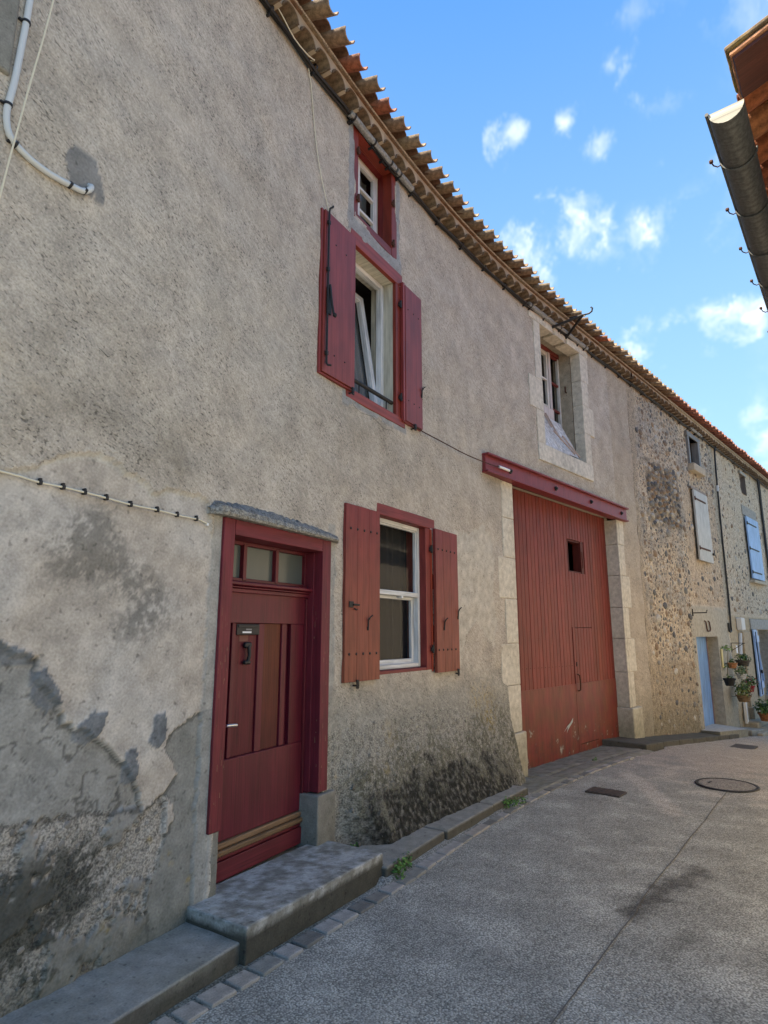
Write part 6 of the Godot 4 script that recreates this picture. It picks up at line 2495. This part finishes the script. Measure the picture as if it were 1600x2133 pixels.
	tag(part(self, "stone_step", rbox(V(-1.6, -1.3, 0.325), V(1.3, -0.62, 0.62), 0.04, 0.2, 0.02, c2), M.stone, ff2), "lower worn stone step nearest the road, beyond the blue door", "step")


# ---------------------------------------------------------------- plants
func leaves(m: MB, c: Vector3, r: Vector3, n: int, size: float, cols: Array) -> void:
	for k in n:
		var d := V(rng.randfn(), rng.randfn(), rng.randfn()).normalized()
		var p := c + d * r * pow(rng.randf(), 0.45)
		var a := V(rng.randfn(), rng.randfn() * 0.6, rng.randfn()).normalized()
		var nn := (d + V(0, 0.7, 0) + V(rng.randfn(), rng.randfn(), rng.randfn()) * 0.4).normalized()
		a = (a - nn * a.dot(nn)).normalized()
		var b := nn.cross(a)
		var s := size * rng.randf_range(0.6, 1.3)
		m.col = (cols[rng.randi() % cols.size()] as Color) * rng.randf_range(0.75, 1.25)
		var tip := p + a * s + nn * -s * 0.15
		m.tri(p, p + a * s * 0.5 + b * s * 0.33, tip, nn)
		m.tri(p, tip, p + a * s * 0.5 - b * s * 0.33, nn)


func pot_shape(r: float, h: float) -> MB:
	return MB.new().lathe([V2(0, 0), V2(r * 0.68, 0), V2(r * 0.92, h * 0.78), V2(r * 1.04, h * 0.78), V2(r * 1.06, h), V2(r * 0.94, h), V2(r * 0.9, h * 0.85), V2(0, h * 0.85)], 14)


func potted(label: String, u: float, y: float, off: float, r: float, h: float, pot: Color, fol: Vector3, n: int, size: float, cols: Array, flowers: Array = []) -> void:
	var t := thing("flower_pot", label, "potted plant", F(u, y, off), "flower pots by the far blue shutters")
	part(t, "pot", pot_shape(r, h), mat(pot, 0.8, T.clay_a, null, V2(4, 4)), t.transform)
	var m := MB.new()
	leaves(m, V(0, h + fol.y * 0.7, 0), fol, n, size, cols)
	part(t, "foliage", m, M.leaf, t.transform)
	if flowers.size():
		m = MB.new()
		leaves(m, V(0, h + fol.y * 0.9, fol.z * 0.3), fol * 0.95, n / 4, size * 0.8, flowers)
		part(t, "flowers", m, M.leaf, t.transform)
	if off > 0.1 and y > -0.3:
		part(t, "holder", MB.new().tube([V(0, h * 0.7, -off), V(0, h * 0.7, -r)], 0.005, 5), M.iron, t.transform)


func plants() -> void:
	var g := [Color(0.05, 0.10, 0.025), Color(0.07, 0.14, 0.03), Color(0.035, 0.075, 0.02), Color(0.10, 0.16, 0.05)]
	var pale := [Color(0.14, 0.19, 0.08), Color(0.20, 0.22, 0.12), Color(0.07, 0.12, 0.04)]
	potted("black pot hung lowest left on the wall beside the blue door", 13.55, 0.53, 0.28, 0.13, 0.17, Color(0.02, 0.02, 0.02), V(0.10, 0.05, 0.10), 24, 0.05, g)
	potted("orange clay pot left of the iron bracket's end, on the wall", 14.2, 0.90, 0.22, 0.11, 0.13, Color(0.38, 0.17, 0.07), V(0.11, 0.07, 0.10), 30, 0.05, g)
	potted("dark wire basket of green leaves, topmost of the wall pots", 14.95, 0.92, 0.28, 0.17, 0.15, Color(0.08, 0.07, 0.06), V(0.20, 0.10, 0.18), 150, 0.065, g)
	potted("white pots with trailing pale leaves in the middle of the wall pots", 14.68, 0.62, 0.28, 0.12, 0.13, Color(0.55, 0.56, 0.55), V(0.24, 0.14, 0.17), 150, 0.06, pale)
	potted("red pot with pink and white flowers beside the blue shutter's foot", 14.98, 0.30, 0.36, 0.12, 0.15, Color(0.30, 0.03, 0.04), V(0.22, 0.15, 0.2), 190, 0.06, g, [Color(0.45, 0.03, 0.10), Color(0.35, 0.02, 0.05), Color(0.6, 0.45, 0.48)])
	potted("brown basket with yellow green trailing plant, lowest of the wall pots", 14.58, 0.09, 0.30, 0.17, 0.16, Color(0.25, 0.16, 0.08), V(0.28, 0.20, 0.22), 260, 0.07, [Color(0.08, 0.13, 0.03), Color(0.20, 0.22, 0.06), Color(0.05, 0.09, 0.025), Color(0.16, 0.19, 0.07)])
	potted("large orange clay pot of bushy green plant at the far right on the ground", 15.85, -0.47, 0.46, 0.17, 0.20, Color(0.36, 0.14, 0.05), V(0.30, 0.22, 0.26), 300, 0.08, g)
	# small plants on the sill
	var t := thing("sill_plant", "small green plant on the far ground floor window sill", "potted plant", F(18.75, -0.02, 0.08))
	part(t, "pot", pot_shape(0.09, 0.12), mat(Color(0.6, 0.6, 0.58), 0.7), t.transform)
	var m := MB.new()
	leaves(m, V(0, 0.22, 0), V(0.14, 0.14, 0.1), 60, 0.07, g)
	part(t, "foliage", m, M.leaf, t.transform)
	t = thing("climbing_plant", "sparse light green climbing stems left of the iron bracket", "plant", F(14.35, 1.33, 0.1))
	m = MB.new()
	leaves(m, V(0, 0.05, 0), V(0.30, 0.07, 0.10), 50, 0.06, [Color(0.16, 0.26, 0.07), Color(0.22, 0.30, 0.10)])
	leaves(m, V(-0.1, -0.35, 0), V(0.10, 0.08, 0.08), 26, 0.06, [Color(0.16, 0.26, 0.07), Color(0.10, 0.18, 0.05)])
	part(t, "foliage", m, M.leaf, t.transform)
	part(t, "stem", MB.new().tube([V(-0.2, -0.6, 0), V(-0.1, -0.2, 0.02), V(0.1, 0.05, 0)], 0.008, 5), mat(Color(0.12, 0.10, 0.05)), t.transform)
	# weeds in the gutter
	for q in [[0.70, 0.02, 0.62, 0.13, 260, "low green weed growing at the door step's right corner in the gutter"], [2.95, 0.02, 0.65, 0.12, 200, "small green weed by the kerb's far end before the barn ramp"], [0.73, 0.13, 0.20, 0.03, 14, "tiny green sprout in the corner behind the door step"], [5.9, -0.02, 0.36, 0.05, 24, "tiny weed in the joint of the barn ramp slabs"]]:
		t = thing("weed", q[5], "weed", F(q[0], q[1], q[2]))
		m = MB.new()
		for k in 5:
			var cx: float = rng.randf_range(-1.3, 1.3) * q[3]
			leaves(m, V(cx, q[3] * 0.35, rng.randf_range(-0.4, 0.3) * q[3]), V(q[3] * 0.6, q[3] * 0.45, q[3] * 0.4), q[4] / 5, 0.026, [Color(0.09, 0.19, 0.04), Color(0.12, 0.24, 0.06), Color(0.06, 0.13, 0.03)])
		part(t, "leaves", m, M.leaf, t.transform)
		m = MB.new()
		m.col = Color(0.06, 0.10, 0.03)
		for k in 6:
			m.tube([V(0, 0, 0), V(rng.randf_range(-1.2, 1.2), 0.35, rng.randf_range(-0.4, 0.4)) * q[3]], 0.0012, 4)
		part(t, "stems", m, M.plain, t.transform)


# ---------------------------------------------------------------- the house on the right
func right_house() -> void:
	var hd := deg_to_rad(38.3)
	var fr := Transform3D(Basis(Vector3(sin(hd), 0, -cos(hd)), UPV, Vector3(cos(hd), 0, sin(hd))), Vector3(1.82, 0, -2.90))
	# here local z runs away from the lane, x along it
	var h := thing("right_house", "house at the right whose tiled eave and zinc gutter enter the picture", "house", Transform3D(fr.basis, fr.origin))
	var m := MB.new()
	m.col = Color(0.78, 0.70, 0.58)
	m.box(V(-0.25, -2.4, 0.58), V(14.0, 4.62, 0.9), 0.01)
	m.box(V(-0.25, -2.4, 0.9005), V(0.05, 4.9, 7.0), 0.01)
	m.box(V(-0.25, -2.4, 7.0005), V(14.0, 4.9, 7.3), 0.01)
	m.box(V(13.7, -2.4, 0.9005), V(14.0, 4.9, 6.999), 0.01)
	part(h, "wall", m, M.cement, fr)
	var pitch := deg_to_rad(17.0)
	var rf := fr * Transform3D(Basis(V(1, 0, 0), -pitch), V(0, 4.645, 0.172))
	m = MB.new()
	m.col = Color(0.085, 0.027, 0.018)
	m.box(V(-0.25, 0.0, 0.0), V(0.05, 0.02, 4.2), 0.002)
	m.box(V(0.0505, 0.0, 1.6), V(14.2, 0.02, 4.2), 0.002)
	part(h, "roof_boards", m, M.wood, rf)
	m = MB.new()
	m.col = Color(0.3, 0.15, 0.1)
	m.box(V(-0.25, 0.0, -4.3), V(14.2, 0.05, 0.0), 0.002)
	part(h, "rear_roof", m, M.plain, fr * Transform3D(Basis(V(1, 0, 0), pitch), V(0, 4.66 + 4.2 * sin(pitch), 0.17 + 8.2)))
	# tiles: mouths at the eave (local -z side), lying up the slope
	var cols := [Color(0.33, 0.105, 0.04), Color(0.27, 0.08, 0.032), Color(0.35, 0.14, 0.055), Color(0.22, 0.065, 0.03)]
	var sets := []
	for c in cols:
		var a := MB.new()
		a.col = c
		a.half_tile(0.10, 0.085, 0.016, 0.5, true, 9)
		var b := MB.new()
		b.col = c
		b.half_tile(0.105, 0.09, 0.016, 0.5, false, 9)
		sets.append([a.mesh(), b.mesh()])
	var turn := Basis(UPV, PI)
	for k in 46:
		var x := 0.17 + k * 0.25
		for row in (8 if k < 30 else 3):
			var j := rng.randf_range(-0.006, 0.006)
			mesh_part(h, "roof_tile", sets[rng.randi() % 4][0], M.clay, rf * Transform3D(turn, V(x, 0.105 + j, 0.0 + row * 0.42)))
			mesh_part(h, "roof_tile", sets[rng.randi() % 4][1], M.clay, rf * Transform3D(turn, V(x - 0.125, 0.125 + j, 0.02 + row * 0.42)))
	# flat verge tiles, two courses, mossy above
	var c1 := func(p: Vector3) -> Color: return Color(0.42, 0.20, 0.11) * (1.0 + 0.4 * nA.get_noise_3dv(p * 8.0))
	var c2 := func(p: Vector3) -> Color: return Color(0.16, 0.11, 0.07).lerp(Color(0.40, 0.28, 0.05), clampf(nB.get_noise_3dv(p * 6.0) * 2.0, 0.0, 1.0))
	for k in 6:
		part(h, "verge_tile", rbox(V(-0.262, 0.022, -0.006 + k * 0.5), V(0.08, 0.040, 0.485 + k * 0.5), 0.006, 0.1, 0.003, c1), M.clay, rf)
		part(h, "verge_tile", rbox(V(-0.27, 0.056, -0.012 + k * 0.5), V(0.06, 0.085, 0.478 + k * 0.5), 0.01, 0.06, 0.006, c2), M.clay, rf)
		part(h, "verge_bed", bx(V(-0.25, 0.0405, 0.0 + k * 0.5), V(0.06, 0.0555, 0.478 + k * 0.5), 0.002, Color(0.55, 0.36, 0.26)), M.clay, rf)
	# half-round zinc gutter with its stop end, hooks
	var g := Node3D.new()
	g.name = "gutter"
	h.add_child(g, true)
	m = MB.new()
	var r := 0.09
	for k in 12:
		var a := PI + PI * k / 12.0
		var b := PI + PI * (k + 1) / 12.0
		var pa := V(0, 4.60 + sin(a) * r, r + cos(a) * r)
		var pb := V(0, 4.60 + sin(b) * r, r + cos(b) * r)
		var na := V(0, sin(a), cos(a))
		var nb := V(0, sin(b), cos(b))
		var L := V(13.0, 0, 0)
		m.t3(pa, pb, pb + L, na, nb, nb, V2(0, a * r), V2(0, b * r), V2(13, b * r))
		m.t3(pa, pb + L, pa + L, na, nb, na, V2(0, a * r), V2(13, b * r), V2(13, a * r))
		var ia := pa - na * 0.002
		var ib := pb - nb * 0.002
		m.t3(ia, ib, ib + L, -na, -nb, -nb, V2(0, a * r), V2(0, b * r), V2(13, b * r))
		m.t3(ia, ib + L, ia + L, -na, -nb, -na, V2(0, a * r), V2(13, b * r), V2(13, a * r))
	part(g, "trough", m, M.gutter, fr)
	part(g, "rolled_lip", MB.new().tube([V(-0.01, 4.602, -0.004), V(6.5, 4.602, -0.004), V(13, 4.602, -0.004)], 0.0105, 8), M.gutter, fr)
	m = MB.new()
	m.col = Color(0.56, 0.55, 0.50)
	for k in 12:
		var a := PI + PI * k / 12.0
		var b := PI + PI * (k + 1) / 12.0
		m.tri(V(-0.003, 4.60, r), V(-0.003, 4.60 + sin(a) * r * 0.985, r + cos(a) * r * 0.985), V(-0.003, 4.60 + sin(b) * r * 0.985, r + cos(b) * r * 0.985), V(-1, 0, 0))
		m.tri(V(0.0, 4.60, r), V(0.0, 4.60 + sin(a) * r * 0.985, r + cos(a) * r * 0.985), V(0.0, 4.60 + sin(b) * r * 0.985, r + cos(b) * r * 0.985), V(1, 0, 0))
	part(g, "stop_end", m, M.clay, fr)
	for k in 18:
		var x := 0.42 + k * 0.55
		m = MB.new()
		var arc := []
		for j in 13:
			var a := PI + PI * j / 12.0
			arc.append(V(x, 4.60 + sin(a) * (r + 0.008), r + cos(a) * (r + 0.008)))
		m.tube(arc, 0.006, 6)
		part(g, "bracket", m, M.gutter, fr)
		m = MB.new().tube([V(x, 4.575, -0.004), V(x, 4.57, -0.025), V(x - 0.005, 4.585, -0.045), V(x - 0.008, 4.61, -0.055)], 0.0042, 6)
		m.box(V(x - 0.02, 4.607, -0.067), V(x + 0.004, 4.627, -0.045), 0.005)
		part(g, "hook", m, M.rust, fr)


func _ready() -> void:
	rng.seed = 20240
	nA.seed = 1
	nA.frequency = 1.0
	nA.fractal_octaves = 4
	nA.noise_type = FastNoiseLite.TYPE_PERLIN
	nA.fractal_gain = 0.55
	nB.noise_type = FastNoiseLite.TYPE_PERLIN
	nB.seed = 2
	nB.frequency = 1.0
	nB.fractal_octaves = 3
	nC.seed = 3
	nC.frequency = 1.0
	nC.fractal_octaves = 2
	make_world()
	make_plan()
	make_textures()
	make_materials()
	tile_set("brown", [Color(0.36, 0.245, 0.155), Color(0.31, 0.20, 0.125), Color(0.40, 0.29, 0.19), Color(0.34, 0.215, 0.14), Color(0.42, 0.13, 0.07)])
	tile_set("red", [Color(0.33, 0.105, 0.07), Color(0.28, 0.085, 0.06), Color(0.38, 0.14, 0.09), Color(0.30, 0.12, 0.085)])
	lane()
	house_a()
	house_b()
	house_c()
	right_house()
	cables()
	plants()
